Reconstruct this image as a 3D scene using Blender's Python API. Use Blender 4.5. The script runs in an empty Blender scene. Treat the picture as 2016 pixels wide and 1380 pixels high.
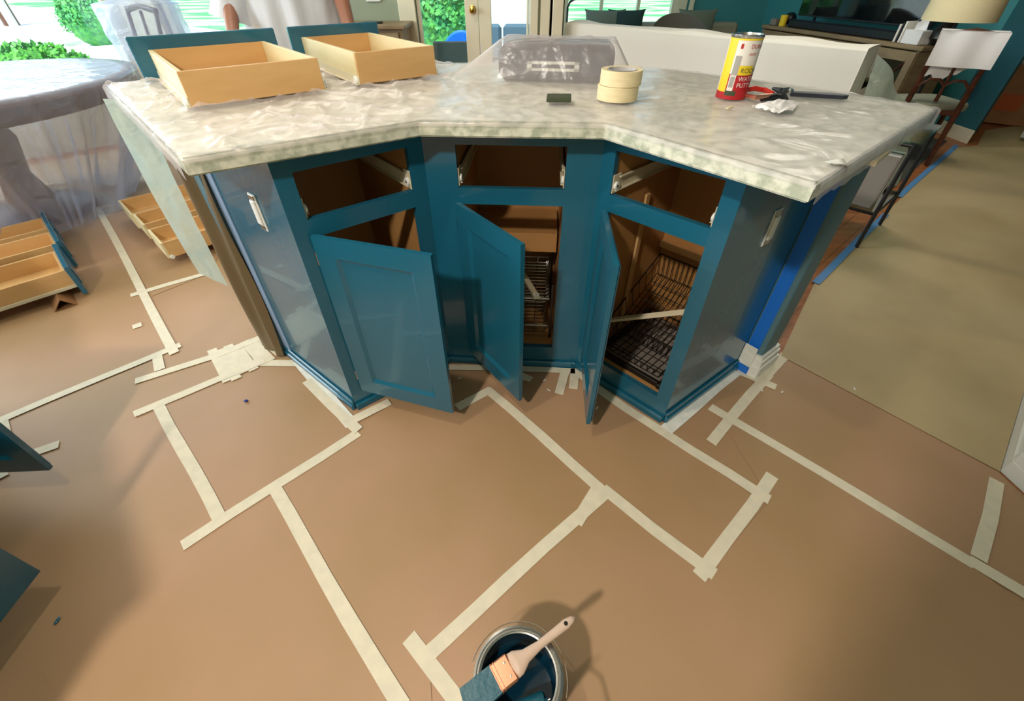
import bpy, bmesh, math, random
from mathutils import Vector, Matrix, noise
random.seed(7)
S = bpy.context.scene
COL = S.collection
R = math.radians

# ------------------------------------------------------------------ camera
F_PX, CAM_H, PITCH, ROLL = 850.0, 1.20, R(41.391), R(-0.198)
cd = bpy.data.cameras.new('camera')
cd.sensor_fit = 'HORIZONTAL'; cd.sensor_width = 36.0
cd.lens = 36.0 * F_PX / 2016.0; cd.clip_start = 0.02; cd.clip_end = 200
cam = bpy.data.objects.new('camera', cd); COL.objects.link(cam)
cam.location = (0, 0, CAM_H)
cam.matrix_world = Matrix.Translation((0, 0, CAM_H)) @ Matrix.Rotation(math.pi/2 - PITCH, 4, 'X') @ Matrix.Rotation(ROLL, 4, 'Z')
S.camera = cam

# ------------------------------------------------------------------ sky, sun, lamps, exposure
W = bpy.data.worlds.new('sky'); S.world = W; W.use_nodes = True
wn = W.node_tree; wn.nodes.clear()
sky = wn.nodes.new('ShaderNodeTexSky'); sky.sky_type = 'NISHITA'; sky.sun_disc = False
sky.sun_elevation = R(55); sky.sun_rotation = R(200); sky.air_density = 1.0; sky.dust_density = 2.0
bg = wn.nodes.new('ShaderNodeBackground'); bg.inputs[1].default_value = 0.55
wo = wn.nodes.new('ShaderNodeOutputWorld')
wn.links.new(sky.outputs[0], bg.inputs[0]); wn.links.new(bg.outputs[0], wo.inputs[0])

def lamp(name, typ, loc, target, energy, color, **kw):
    l = bpy.data.lights.new(name, typ); l.energy = energy; l.color = color
    for k, v in kw.items(): setattr(l, k, v)
    o = bpy.data.objects.new(name, l); COL.objects.link(o); o.location = loc
    o.rotation_euler = (Vector(target) - Vector(loc)).to_track_quat('-Z', 'Y').to_euler()
    return o
lamp('sun', 'SUN', (0, 0, 10), (0.25, 1.0, 10-1.6), 9.0, (1.0, 0.95, 0.86), angle=R(0.6))
lamp('kitchen_window_light', 'AREA', (-4.6, 0.3, 1.55), (0, 0.9, 0.5), 90, (0.86, 0.94, 1.0), shape='RECTANGLE', size=2.6, size_y=1.5)
lamp('breakfast_window_light', 'AREA', (-4.35, 3.5, 1.7), (-1.5, 1.5, 0.4), 95, (0.80, 0.92, 1.0), shape='RECTANGLE', size=2.4, size_y=1.6)
lamp('kitchen_ceiling_light', 'AREA', (-1.05, -1.08, 2.6), (0.0, 0.5, 0.0), 56, (1.0, 0.91, 0.80), shape='DISK', size=0.16)
lamp('recessed_ceiling_light', 'AREA', (-0.75, 0.45, 2.6), (-0.4, 0.5, 0), 11, (1.0, 0.90, 0.74), shape='DISK', size=0.10)
lamp('living_room_ceiling_light', 'AREA', (2.4, 3.6, 2.6), (2.4, 3.6, 0), 24, (1.0, 0.95, 0.84), shape='DISK', size=0.9)
lamp('dining_ceiling_light', 'AREA', (-1.2, 2.9, 2.6), (-1.2, 2.9, 0), 16, (1.0, 0.93, 0.82), shape='DISK', size=0.8)
S.view_settings.view_transform = 'Standard'; S.view_settings.look = 'None'
S.view_settings.gamma = 1.0; S.view_settings.use_curve_mapping = False
S.view_settings.exposure = 0.12

# ------------------------------------------------------------------ helpers
def ray(u, v):
    a, b = u - 1008.0, v - 690.0
    A = a*math.cos(ROLL) + b*math.sin(ROLL); B = -a*math.sin(ROLL) + b*math.cos(ROLL)
    x, up = A/F_PX, -B/F_PX
    return Vector((x, math.cos(PITCH) + up*math.sin(PITCH), -math.sin(PITCH) + up*math.cos(PITCH)))
def at(u, v, z=0.0):          # the spot at height z seen at that place of the photograph
    r = ray(u, v); t = (z - CAM_H)/r.z
    return Vector((r.x*t, r.y*t, z))
def atY(u, v, Y):
    r = ray(u, v); t = Y/r.y
    return Vector((r.x*t, Y, CAM_H + r.z*t))

def lin(c):
    return tuple((x/255/12.92 if x/255 <= 0.04045 else ((x/255+0.055)/1.055)**2.4) for x in c)

def mat(name, rgb, rough=0.5, metal=0.0, rgb2=None, scale=8.0, bump=0.0, bscale=40.0, stretch=(1,1,1), spec=0.5,
        trans=0.0, emit=0.0, coat=0.0, detail=4.0, sharp=(0.35, 0.65), obj=False):
    m = bpy.data.materials.new(name); m.use_nodes = True; nt = m.node_tree
    b = nt.nodes['Principled BSDF']; c = lin(rgb)
    b.inputs['Base Color'].default_value = (*c, 1); b.inputs['Roughness'].default_value = rough
    b.inputs['Metallic'].default_value = metal; b.inputs['Specular IOR Level'].default_value = spec
    b.inputs['Transmission Weight'].default_value = trans
    b.inputs['Coat Weight'].default_value = coat
    if emit: b.inputs['Emission Color'].default_value = (*c, 1); b.inputs['Emission Strength'].default_value = emit
    if rgb2 or bump:
        tc = nt.nodes.new('ShaderNodeTexCoord'); mp = nt.nodes.new('ShaderNodeMapping')
        mp.inputs['Scale'].default_value = stretch; nt.links.new(tc.outputs['Object'], mp.inputs[0])
    if rgb2:
        n = nt.nodes.new('ShaderNodeTexNoise'); n.inputs['Scale'].default_value = scale; n.inputs['Detail'].default_value = detail
        nt.links.new(mp.outputs[0], n.inputs[0])
        r = nt.nodes.new('ShaderNodeValToRGB'); r.color_ramp.elements[0].position = sharp[0]; r.color_ramp.elements[1].position = sharp[1]
        r.color_ramp.elements[0].color = (*c, 1); r.color_ramp.elements[1].color = (*lin(rgb2), 1)
        nt.links.new(n.outputs[0], r.inputs[0]); nt.links.new(r.outputs[0], b.inputs['Base Color'])
    if bump:
        n2 = nt.nodes.new('ShaderNodeTexNoise'); n2.inputs['Scale'].default_value = bscale; n2.inputs['Detail'].default_value = 5
        nt.links.new(mp.outputs[0], n2.inputs[0])
        bp = nt.nodes.new('ShaderNodeBump'); bp.inputs['Strength'].default_value = bump; bp.inputs['Distance'].default_value = 0.01
        nt.links.new(n2.outputs[0], bp.inputs['Height']); nt.links.new(bp.outputs[0], b.inputs['Normal'])
    return m

def plastic(name, rgb, fac=0.45, rough=0.18, bscale=22, bump=0.5, edge=0.35, stretch=(1,1,1)):
    m = bpy.data.materials.new(name); m.use_nodes = True; nt = m.node_tree
    b = nt.nodes['Principled BSDF']; b.inputs['Base Color'].default_value = (*lin(rgb), 1); b.inputs['Roughness'].default_value = rough
    b.inputs['Specular IOR Level'].default_value = 0.7
    tr = nt.nodes.new('ShaderNodeBsdfTransparent'); mx = nt.nodes.new('ShaderNodeMixShader')
    tl = nt.nodes.new('ShaderNodeBsdfTranslucent'); tl.inputs[0].default_value = (*lin(rgb), 1)
    mt = nt.nodes.new('ShaderNodeMixShader'); mt.inputs[0].default_value = 0.35
    nt.links.new(b.outputs[0], mt.inputs[1]); nt.links.new(tl.outputs[0], mt.inputs[2])
    tc = nt.nodes.new('ShaderNodeTexCoord'); mp = nt.nodes.new('ShaderNodeMapping'); mp.inputs['Scale'].default_value = stretch
    nt.links.new(tc.outputs['Object'], mp.inputs[0])
    n = nt.nodes.new('ShaderNodeTexNoise'); n.inputs['Scale'].default_value = bscale; n.inputs['Detail'].default_value = 3; n.inputs['Distortion'].default_value = 1.2
    nt.links.new(mp.outputs[0], n.inputs[0])
    bp = nt.nodes.new('ShaderNodeBump'); bp.inputs['Strength'].default_value = bump; bp.inputs['Distance'].default_value = 0.02
    nt.links.new(n.outputs[0], bp.inputs['Height']); nt.links.new(bp.outputs[0], b.inputs['Normal'])
    lw = nt.nodes.new('ShaderNodeLayerWeight'); lw.inputs[0].default_value = 0.35
    ml = nt.nodes.new('ShaderNodeMath'); ml.operation = 'MULTIPLY_ADD'; ml.inputs[1].default_value = edge; ml.inputs[2].default_value = fac
    nt.links.new(lw.outputs['Facing'], ml.inputs[0]); ml.use_clamp = True
    nt.links.new(ml.outputs[0], mx.inputs[0]); nt.links.new(tr.outputs[0], mx.inputs[1]); nt.links.new(mt.outputs[0], mx.inputs[2])
    nt.links.new(mx.outputs[0], nt.nodes['Material Output'].inputs['Surface'])
    return m

def glass(name, tint=(235, 245, 245), refl=0.08):
    m = bpy.data.materials.new(name); m.use_nodes = True; nt = m.node_tree; nt.nodes.remove(nt.nodes['Principled BSDF'])
    tr = nt.nodes.new('ShaderNodeBsdfTransparent'); tr.inputs[0].default_value = (*lin(tint), 1)
    gl = nt.nodes.new('ShaderNodeBsdfGlossy'); gl.inputs['Roughness'].default_value = 0.03
    mx = nt.nodes.new('ShaderNodeMixShader'); mx.inputs[0].default_value = refl
    nt.links.new(tr.outputs[0], mx.inputs[1]); nt.links.new(gl.outputs[0], mx.inputs[2])
    nt.links.new(mx.outputs[0], nt.nodes['Material Output'].inputs['Surface'])
    return m

M = dict(
    teal=mat('teal_paint', (26, 97, 123), 0.26, bump=0.06, bscale=60, coat=0.4),
    teal_wall=mat('teal_wall_paint', (38, 92, 104), 0.55, rgb2=(44, 100, 110), scale=2),
    gray_teal=mat('knee_wall_paint', (84, 120, 132), 0.5, bump=0.05, bscale=90),
    family=mat('family_room_paint', (60, 140, 146), 0.6),
    sage=mat('sage_wall_paint', (150, 158, 134), 0.7),
    cream=mat('cream_trim_paint', (226, 219, 192), 0.4),
    white=mat('white_trim_paint', (232, 232, 226), 0.4),
    ceiling=mat('ceiling_paint', (225, 220, 208), 0.9),
    paper=mat('rosin_paper', (178, 141, 110), 0.5, rgb2=(164, 132, 94), scale=1.6, bump=0.12, bscale=5, detail=3),
    paper2=mat('builders_paper', (190, 170, 130), 0.5, rgb2=(172, 152, 112), scale=2.0, bump=0.25, bscale=4),
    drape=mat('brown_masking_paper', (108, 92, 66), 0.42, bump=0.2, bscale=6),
    tape=mat('masking_tape', (226, 216, 192), 0.65, rgb2=(216, 208, 186), scale=30, bump=0.08, bscale=90),
    tapew=mat('white_tape', (236, 236, 228), 0.55, rgb2=(220, 222, 214), scale=25, bump=0.3, bscale=40),
    bluetape=mat('painters_tape', (24, 112, 214), 0.5),
    bluetape2=mat('pale_painters_tape', (84, 140, 196), 0.55),
    lightstrip=mat('painted_bluish_light', (128, 152, 180), 0.6, bump=0.2, bscale=40),  # slate blue stands in for bluish light on the wall
    tapebig=mat('tape_roll_paper', (232, 214, 172), 0.6, rgb2=(222, 204, 160), scale=20, stretch=(1, 1, 6)),
    core=mat('tape_core', (190, 186, 184), 0.7),
    wood=mat('cabinet_interior_wood', (186, 138, 84), 0.45, rgb2=(170, 122, 70), scale=5, stretch=(1, 1, 0.15), bump=0.04),
    maple=mat('drawer_wood', (214, 172, 116), 0.42, rgb2=(204, 160, 104), scale=4, stretch=(1, 1, 5)),
    creamside=mat('drawer_side_wood', (228, 214, 172), 0.45, rgb2=(218, 202, 156), scale=5, stretch=(1, 1, 5)),
    granite=mat('pale_granite', (220, 220, 202), 0.3, rgb2=(172, 178, 158), scale=38, detail=6, sharp=(0.42, 0.62)),
    metal=mat('zinc_metal', (190, 190, 188), 0.25, 1.0),
    darkmetal=mat('dark_wire', (70, 66, 62), 0.35, 0.9),
    chrome=mat('chrome', (225, 225, 222), 0.12, 1.0),
    slide=mat('cream_slide_metal', (214, 204, 176), 0.4),
    roller=mat('white_nylon', (235, 235, 230), 0.35),
    black=mat('black_plastic', (22, 24, 28), 0.35),
    dark=mat('dark_recess', (14, 12, 10), 0.8),
    copper=mat('copper_ferrule', (226, 158, 128), 0.3, 0.85),
    brushwood=mat('brush_handle_wood', (196, 168, 150), 0.5, rgb2=(206, 180, 160), scale=12),
    bristle=mat('painted_bristles', (26, 84, 100), 0.35, bump=0.15, bscale=60, stretch=(1, 1, 1)),
    wetpaint=mat('wet_teal_paint', (8, 44, 62), 0.12, coat=0.5),
    sheet=mat('white_dust_sheet', (232, 226, 214), 0.8, bump=0.15, bscale=8),
    tissue=mat('white_paper', (236, 232, 232), 0.8, bump=0.2, bscale=30),
    oak=mat('hardwood_floor', (176, 110, 62), 0.35, rgb2=(150, 88, 46), scale=3, stretch=(1, 8, 1)),
    console=mat('washed_oak', (150, 128, 94), 0.5, rgb2=(128, 108, 78), scale=5, stretch=(1, 1, 6)),
    darkwood=mat('dark_cherry_wood', (92, 46, 26), 0.35, rgb2=(70, 34, 20), scale=5, stretch=(1, 1, 5)),
    tablewood=mat('brown_table_wood', (120, 84, 62), 0.4, rgb2=(104, 72, 54), scale=4),
    seat=mat('sage_upholstery', (140, 142, 124), 0.85, bump=0.1, bscale=80),
    shade=mat('linen_lampshade', (222, 206, 164), 0.8, bump=0.15, bscale=120),
    skin=mat('skin', (150, 100, 76), 0.5),
    shirt=mat('white_cotton', (216, 218, 222), 0.9, bump=0.2, bscale=25),
    pants=mat('white_painter_trousers', (216, 212, 204), 0.9),
    hair=mat('dark_hair', (40, 30, 24), 0.6, bump=0.5, bscale=90),
    cardboard=mat('cardboard', (158, 112, 70), 0.75, rgb2=(146, 102, 62), scale=6),
    lawn=mat('lawn_painted_dapple', (70, 150, 84), 0.9, rgb2=(196, 214, 160), scale=0.55, stretch=(0.5, 1.0, 1), detail=2, bump=0.4, bscale=60, sharp=(0.45, 0.58)),  # two-tone noise paints sun and tree-shade dapple into the grass colour
    concrete=mat('pale_concrete', (226, 224, 214), 0.85, rgb2=(214, 212, 204), scale=4),
    leaf=mat('bright_leaves', (88, 168, 40), 0.6, rgb2=(60, 130, 36), scale=14),
    leafd=mat('hedge_leaves', (44, 128, 74), 0.6, rgb2=(90, 170, 70), scale=9),
    stucco=mat('pale_stucco', (206, 222, 228), 0.9, bump=0.2, bscale=60),
    wicker=mat('grey_wicker', (110, 108, 98), 0.8, bump=0.5, bscale=70),
    bluecush=mat('slate_cushion', (66, 88, 106), 0.85),
    bluehose=mat('blue_plastic', (20, 96, 200), 0.35),
    brass=mat('brass', (206, 170, 84), 0.22, 1.0),
    red=mat('red_print', (178, 28, 38), 0.4), yellow=mat('yellow_print', (236, 204, 40), 0.4),
    whitep=mat('white_label', (232, 224, 214), 0.45), greyp=mat('grey_print', (164, 160, 154), 0.5),
    olive=mat('dark_olive_print', (62, 70, 48), 0.5), redhandle=mat('red_handle', (206, 44, 30), 0.35),
    navy=mat('navy_grip', (38, 40, 54), 0.45), rug=mat('charcoal_rug', (70, 70, 64), 0.95, bump=0.4, bscale=60),
    blueblob=mat('dried_blue_paint', (38, 54, 140), 0.4), pillow=mat('grey_green_cushion', (104, 116, 102), 0.85),
    pillowd=mat('dark_green_cushion', (34, 62, 60), 0.85), mag=mat('magazine_paper', (132, 124, 116), 0.5),
    applpan=mat('appliance_front', (44, 52, 60), 0.22), handle=mat('pale_handle', (206, 206, 196), 0.3),
    rust=mat('orange_print', (176, 84, 34), 0.7), glow=mat('tv_screen', (10, 12, 16), 0.06, coat=0.6),
)
M['plastic'] = plastic('clear_poly_sheeting', (250, 240, 242), 0.30, 0.22, 6, 0.5, 0.26)
M['plastic_table'] = plastic('clear_poly_drape', (208, 216, 236), 0.38, 0.12, 7, 1.0, 0.50)
M['plastic_strip'] = plastic('frosted_poly_strip', (214, 228, 214), 0.80, 0.3, 20, 0.4, 0.2)
M['glass'] = glass('window_glass'); M['tglass'] = glass('table_glass', (200, 226, 220), 0.25)

class MB:
    def __init__(s): s.v = []; s.f = []
    def add(s, vs, fs):
        n = len(s.v); s.v += [Vector(v) for v in vs]; s.f += [tuple(i+n for i in f) for f in fs]; return s
    def boxf(s, o, ex, ey, ez, a, b, bev=0.0):
        """box between corner values a and b in the frame o,ex,ey,ez; bev chamfers all its edges"""
        lo = [min(a[i], b[i]) for i in range(3)]; hi = [max(a[i], b[i]) for i in range(3)]
        bm = bmesh.new(); bmesh.ops.create_cube(bm, size=1.0)
        for v in bm.verts:
            for i in range(3): v.co[i] = lo[i] if v.co[i] < 0 else hi[i]
        if bev: bmesh.ops.bevel(bm, geom=bm.edges[:], offset=bev, segments=1, affect='EDGES')
        bm.verts.ensure_lookup_table()
        vs = [o + ex*v.co.x + ey*v.co.y + ez*v.co.z for v in bm.verts]
        fs = [tuple(v.index for v in f.verts) for f in bm.faces]; bm.free()
        if ex.cross(ey).dot(ez) < 0: fs = [tuple(reversed(f)) for f in fs]
        return s.add(vs, fs)
    def box(s, a, b, bev=0.0):
        return s.boxf(Vector((0, 0, 0)), X, Y, Z, a, b, bev)
    def tube(s, pts, r, n=8, caps=True, closed=False):
        pts = [Vector(p) for p in pts]; rings = []; m = len(pts)
        rr = r if isinstance(r, (list, tuple)) else [r]*m
        up = None
        for i, p in enumerate(pts):
            if closed: d = pts[(i+1) % m] - pts[i-1]
            else: d = pts[min(i+1, m-1)] - pts[max(i-1, 0)]
            if d.length < 1e-9: d = Z.copy()
            d.normalize()
            if up is None: up = d.orthogonal().normalized()
            up = (up - d*up.dot(d)); up = up.normalized() if up.length > 1e-6 else d.orthogonal().normalized()
            sd = d.cross(up)
            rings.append([p + (up*math.cos(2*math.pi*k/n) + sd*math.sin(2*math.pi*k/n))*rr[i] for k in range(n)])
        vs = [v for g in rings for v in g]; fs = []
        for i in range(m if closed else m-1):
            j = (i+1) % m
            for k in range(n): fs.append((i*n+k, i*n+(k+1) % n, j*n+(k+1) % n, j*n+k))
        if caps and not closed: fs += [tuple(reversed(range(n))), tuple(range((m-1)*n, m*n))]
        return s.add(vs, fs)
    def lathe(s, c, prof, n=32, axis=None, closed=False):
        c = Vector(c); ax = (axis or Z).normalized(); e1 = ax.orthogonal().normalized(); e2 = ax.cross(e1)
        vs = [c + ax*h + (e1*math.cos(2*math.pi*k/n) + e2*math.sin(2*math.pi*k/n))*r for r, h in prof for k in range(n)]
        fs = [(i*n+k, i*n+(k+1) % n, (i+1)*n+(k+1) % n, (i+1)*n+k) for i in range(len(prof)-1) for k in range(n)]
        if closed: fs += [tuple(reversed(range(n))), tuple(range((len(prof)-1)*n, len(prof)*n))]
        return s.add(vs, fs)
    def prism(s, poly, z0, z1):
        n = len(poly); vs = [(p[0], p[1], z0) for p in poly] + [(p[0], p[1], z1) for p in poly]
        a = sum(poly[i][0]*poly[(i+1) % n][1] - poly[(i+1) % n][0]*poly[i][1] for i in range(n))
        fs = [tuple(reversed(range(n))), tuple(range(n, 2*n))] + [(i, (i+1) % n, n+(i+1) % n, n+i) for i in range(n)]
        if a < 0: fs = [tuple(reversed(f)) for f in fs]
        return s.add(vs, fs)
    def grid(s, fn, nu, nv, wrap=False):
        vs = [fn(i/nu, j/nv) for j in range(nv+1) for i in range(nu+1)]
        return s.add(vs, [(j*(nu+1)+i, j*(nu+1)+i+1, (j+1)*(nu+1)+i+1, (j+1)*(nu+1)+i) for j in range(nv) for i in range(nu)])
    def blob(s, c, r, sub=3, amp=0.15, fr=3.0, sq=None):
        bm = bmesh.new(); bmesh.ops.create_icosphere(bm, subdivisions=sub, radius=1.0)
        c = Vector(c); r = Vector(r) if not isinstance(r, (int, float)) else Vector((r, r, r))
        vs = []
        for v in bm.verts:
            p = v.co.copy()
            if sq: p = Vector([math.copysign(abs(t)**sq, t) for t in p])
            k = 1 + amp*noise.noise(p*fr + c*3)
            vs.append(c + Vector((p.x*r.x, p.y*r.y, p.z*r.z))*k)
        bm.verts.ensure_lookup_table(); fs = [tuple(v.index for v in f.verts) for f in bm.faces]; bm.free()
        return s.add(vs, fs)
    def build(s, name, m, parent=None, smooth=False, origin=None):
        me = bpy.data.meshes.new(name)
        off = root_loc(parent) if parent else (Vector(origin) if origin is not None else lowest(s.v))
        me.from_pydata([tuple(v - off) for v in s.v], [], s.f); me.validate(); me.update()
        if m is not None: me.materials.append(M[m] if isinstance(m, str) else m)
        if smooth:
            me.polygons.foreach_set('use_smooth', [True]*len(me.polygons))
            if smooth != 'all':
                try: me.set_sharp_from_angle(angle=R(38))
                except Exception: pass
        o = bpy.data.objects.new(name, me); COL.objects.link(o)
        if parent: o.parent = parent
        else: o.location = off
        return o
X, Y, Z = Vector((1, 0, 0)), Vector((0, 1, 0)), Vector((0, 0, 1))
def lowest(vs):
    n = len(vs); c = sum(vs, Vector())/n; return Vector((c.x, c.y, min(v.z for v in vs)))
def root_loc(o):
    while o.parent: o = o.parent
    return o.location.copy()
def thing(name, loc, label, cat, group=None):
    o = bpy.data.objects.new(name, None); COL.objects.link(o); o.location = loc; o.empty_display_size = 0.05
    return tag(o, label, cat, group)
def tag(o, label, cat, group=None):
    o['label'] = label; o['category'] = cat
    if group: o['group'] = group
    return o
def struct(o): o['kind'] = 'structure'; return o
def lerp(a, b, t): return a + (b - a)*t
class Fr:            # frame: point a, direction d along, n outward (towards the viewer's side), z up
    def __init__(s, a, b):
        s.o = Vector((a[0], a[1], 0)); d = Vector((b[0]-a[0], b[1]-a[1], 0)); s.L = d.length; s.d = d.normalized(); s.n = Vector((s.d.y, -s.d.x, 0))
    def p(s, u, o, z): return s.o + s.d*u + s.n*o + Z*z
    def box(s, mb, u, o, z, bev=0.0): return mb.boxf(s.o, s.d, s.n, Z, (u[0], o[0], z[0]), (u[1], o[1], z[1]), bev)

# ================================================================== ROOM
floor = struct(MB().prism([(-5.4, -3), (9, -3), (9, 9.4), (4.9, 9.4), (3.4, 7.3), (0.45, 7.3), (0.45, 4.75), (-3.3, 4.75), (-5.4, 2.7)], -0.10, 0.0).build('floor', 'oak', origin=(0, 0, 0)))
lawn = MB().prism([(-60, -4), (-60, 60), (30, 60), (30, -4)], -0.32, -0.22).build('lawn', 'lawn', origin=(-12, 14, -0.22)); tag(lawn, 'bright sunlit lawn with painted sun and tree-shade dapple beyond the breakfast window', 'lawn')
tag(MB().prism([(-40, 25.5), (-40, 40), (-4.2, 13.2), (-4.2, 9.5), (-11.3, 11.0)], -0.219, -0.20).build('driveway', 'concrete'), 'white sunlit concrete driveway between the two round bushes', 'driveway')
tag(MB().prism([(-3.2, 4.8), (0.44, 4.8), (0.44, 9.0), (-3.2, 9.0)], -0.219, -0.12).build('patio_slab', 'concrete'), 'pale concrete patio slab outside the french doors', 'patio')

def wall(name, a, b, z0, z1, m, thick=0.12, holes=()):
    """wall from a to b; body on the outer side (-n); holes = (u0,u1,z0,z1)"""
    f = Fr(a, b); mb = MB(); us = sorted({0.0, f.L, *[h[0] for h in holes], *[h[1] for h in holes]})
    for u0, u1 in zip(us[:-1], us[1:]):
        hs = [h for h in holes if h[0] <= u0 + 1e-6 and h[1] >= u1 - 1e-6]
        if not hs: f.box(mb, (u0, u1), (-thick, 0), (z0, z1))
        else:
            h = hs[0]
            if h[2] > z0: f.box(mb, (u0, u1), (-thick, 0), (z0, h[2]))
            if h[3] < z1: f.box(mb, (u0, u1), (-thick, 0), (h[3], z1))
    return f, struct(mb.build(name, m))
def window(n, f, h, mull=0, frame='cream', w=0.05, label_glass='glass'):
    mb = MB(); u0, u1, z0, z1 = h
    for a, b in (((u0, u0+w), (z0, z1)), ((u1-w, u1), (z0, z1)), ((u0+w, u1-w), (z0, z0+w)), ((u0+w, u1-w), (z1-w, z1))):
        f.box(mb, a, (-0.08, 0.015), b, 0.003)
    o = struct(mb.build('window_%d' % n, frame))
    for k in range(mull):
        uc = lerp(u0, u1, (k+1)/(mull+1)); m2 = MB(); f.box(m2, (uc-0.02, uc+0.02), (-0.06, 0.005), (z0+w, z1-w), 0.003); m2.build('mullion', frame, o)
    for k in range(mull+1):
        a = lerp(u0+w, u1-w, k/(mull+1)); b = lerp(u0+w, u1-w, (k+1)/(mull+1))
        m3 = MB(); f.box(m3, (a, b), (-0.045, -0.039), (z0+w, z1-w)); m3.build('pane', label_glass, o)
    return o
H = 2.7
fa, _ = wall('wall_breakfast', (-5.4, 2.7), (-3.27, 4.62), 0, H, 'cream', holes=[(0.15, 2.80, 0.45, 2.3)])
window(1, fa, (0.15, 2.80, 0.45, 2.3), 0)
fb, _ = wall('wall_back', (-3.27, 4.62), (0.45, 4.62), 0, H, 'sage', holes=[(0.36, 1.45, 0.5, 2.3), (2.47, 3.43, 0.0, 2.08)])
window(2, fb, (0.36, 1.45, 0.5, 2.3), 0)
mb = MB(); fb.box(mb, (0.0, 0.16), (0.0, 0.02), (0, 2.6), 0.004); fb.box(mb, (0.16, 0.30), (0.0, 0.012), (0, 2.6)); struct(mb.build('trim_1', 'cream'))
mb = MB(); fb.box(mb, (0.30, 0.345), (0.0, 0.03), (0, 2.5), 0.004); struct(mb.build('trim_2', 'console'))
mb = MB(); fb.box(mb, (2.33, 2.47), (0.0, 0.025), (0, 2.2), 0.004); fb.box(mb, (3.43, 3.50), (0.0, 0.03), (0, 2.2), 0.006); fb.box(mb, (3.52, 3.60), (0.0, 0.022), (0, 2.2), 0.006); fb.box(mb, (3.62, 3.71), (0.0, 0.03), (0, 2.2), 0.006); struct(mb.build('trim_3', 'cream'))
# french doors: leaf one (left glass + knob stile), leaf two
def door(n, u0, u1, knob, sl, sr):
    mb = MB()
    for a, b in (((u0, u0+sl), (0.01, 2.06)), ((u1-sr, u1), (0.01, 2.06)), ((u0+sl, u1-sr), (0.01, 0.22)), ((u0+sl, u1-sr), (1.96, 2.06))):
        fb.box(mb, a, (-0.07, -0.025), b, 0.004)
    o = struct(mb.build('door_%d' % n, 'cream'))
    m3 = MB(); fb.box(m3, (u0+sl, u1-sr), (-0.05, -0.044), (0.22, 1.96)); m3.build('pane', 'glass', o)
    if knob:
        k = fb.p(knob, -0.025, 0.95); MB().lathe(k, [(0.0, 0.0), (0.030, 0.0), (0.030, 0.006), (0.012, 0.010), (0.010, 0.03), (0.020, 0.038), (0.027, 0.052), (0.022, 0.066), (0.0, 0.070)], 20, fb.n).build('door_knob', 'brass', o, smooth=True)
door(1, 2.475, 2.995, 2.945, 0.03, 0.115); door(2, 2.998, 3.425, None, 0.105, 0.02)
fc, _ = wall('wall_return', (0.45, 4.62), (0.45, 7.2), 0, H, 'cream', holes=[(0.35, 2.3, 0.3, 2.3)])
window(5, fc, (0.35, 2.3, 0.3, 2.3), 1)
fd, _ = wall('wall_far', (0.45, 7.2), (3.35, 7.2), 0, H, 'family', holes=[(0.25, 1.70, 0.35, 2.3)])
window(3, fd, (0.25, 1.70, 0.35, 2.3), 2)
mb = MB(); fd.box(mb, (1.70, 1.84), (0, 0.03), (0, 2.4), 0.006); fd.box(mb, (1.87, 1.93), (0, 0.04), (0, 2.4), 0.006); struct(mb.build('trim_4', 'cream'))
# television wall, its near end is the dark teal column
fe, tvw = wall('wall_television', (3.35, 7.2), (4.18, 4.42), 0, H, 'family', 0.02)
C0 = at(1847, 262); C1 = at(1903, 283)
g = Fr(C0, C1); dirb = Vector((-0.286, 0.958, 0)).normalized()
col = MB(); a, b = C0, C1
back = Vector((0.42, 0.40, 0))
col.prism([(a.x, a.y), (b.x, b.y), (b.x+back.x, b.y+back.y), (a.x+back.x*1.2, a.y+back.y*1.2)], 0, H); struct(col.build('wall_column', 'teal_wall'))
bb = MB(); g.box(bb, (-0.01, g.L+0.01), (0.001, 0.018), (0, 0.11), 0.004); struct(bb.build('baseboard_column', 'cream'))
# far hall room
ff, _ = wall('wall_hall', (4.9, 9.3), (9.0, 8.2), 0, H, 'family', holes=[(1.6, 3.9, 0.55, 2.2)])
window(4, ff, (1.6, 3.9, 0.55, 2.2), 1)
struct(MB().prism([(9, -3), (9.12, -3), (9.12, 9.4), (9, 9.4)], 0, H).build('wall_east', 'family'))
struct(MB().prism([(-5.4, -3.12), (9, -3.12), (9, -3), (-5.4, -3)], 0, H).build('wall_south', 'cream'))
fw, _ = wall('wall_west', (-5.4, -3), (-5.4, 2.7), 0, H, 'cream', holes=[(2.0, 4.6, 0.8, 2.3)])
struct(MB().prism([(-5.6, -3.2), (9.2, -3.2), (9.2, 9.6), (4.6, 9.6), (3.2, 7.4), (0.3, 7.4), (0.3, 4.8), (-3.4, 4.8), (-5.6, 2.9)], H, H+0.1).build('ceiling', 'ceiling'))
# wall corner at the right edge of the kitchen
w0 = at(1968, 928); w1 = at(2016, 768); w2 = at(2016, 972)
d1 = (w1-w0).normalized(); d2 = (w2-w0).normalized()
q = [w0 + (d1+d2)*0.03, w0 + d1*1.2 + d2*0.03, w0 + d1*1.2 + d2*1.0, w0 + d2*1.0 + d1*0.03]
struct(MB().prism([(p.x, p.y) for p in q], 0, H).build('wall_right', 'gray_teal'))
for nm, dd, oo in (('baseboard_right', d2, d1), ('baseboard_passage', d1, d2)):
    mb = MB()
    for z0, z1, t in ((0, 0.055, 0.0), (0.055, 0.085, 0.008), (0.085, 0.105, 0.016)):
        mb.boxf(w0, dd, oo, Z, (0.0 if nm == 'baseboard_right' else 0.03, t, z0), (1.0, 0.0298, z1), 0.002)
    struct(mb.build(nm, 'white'))
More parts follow.
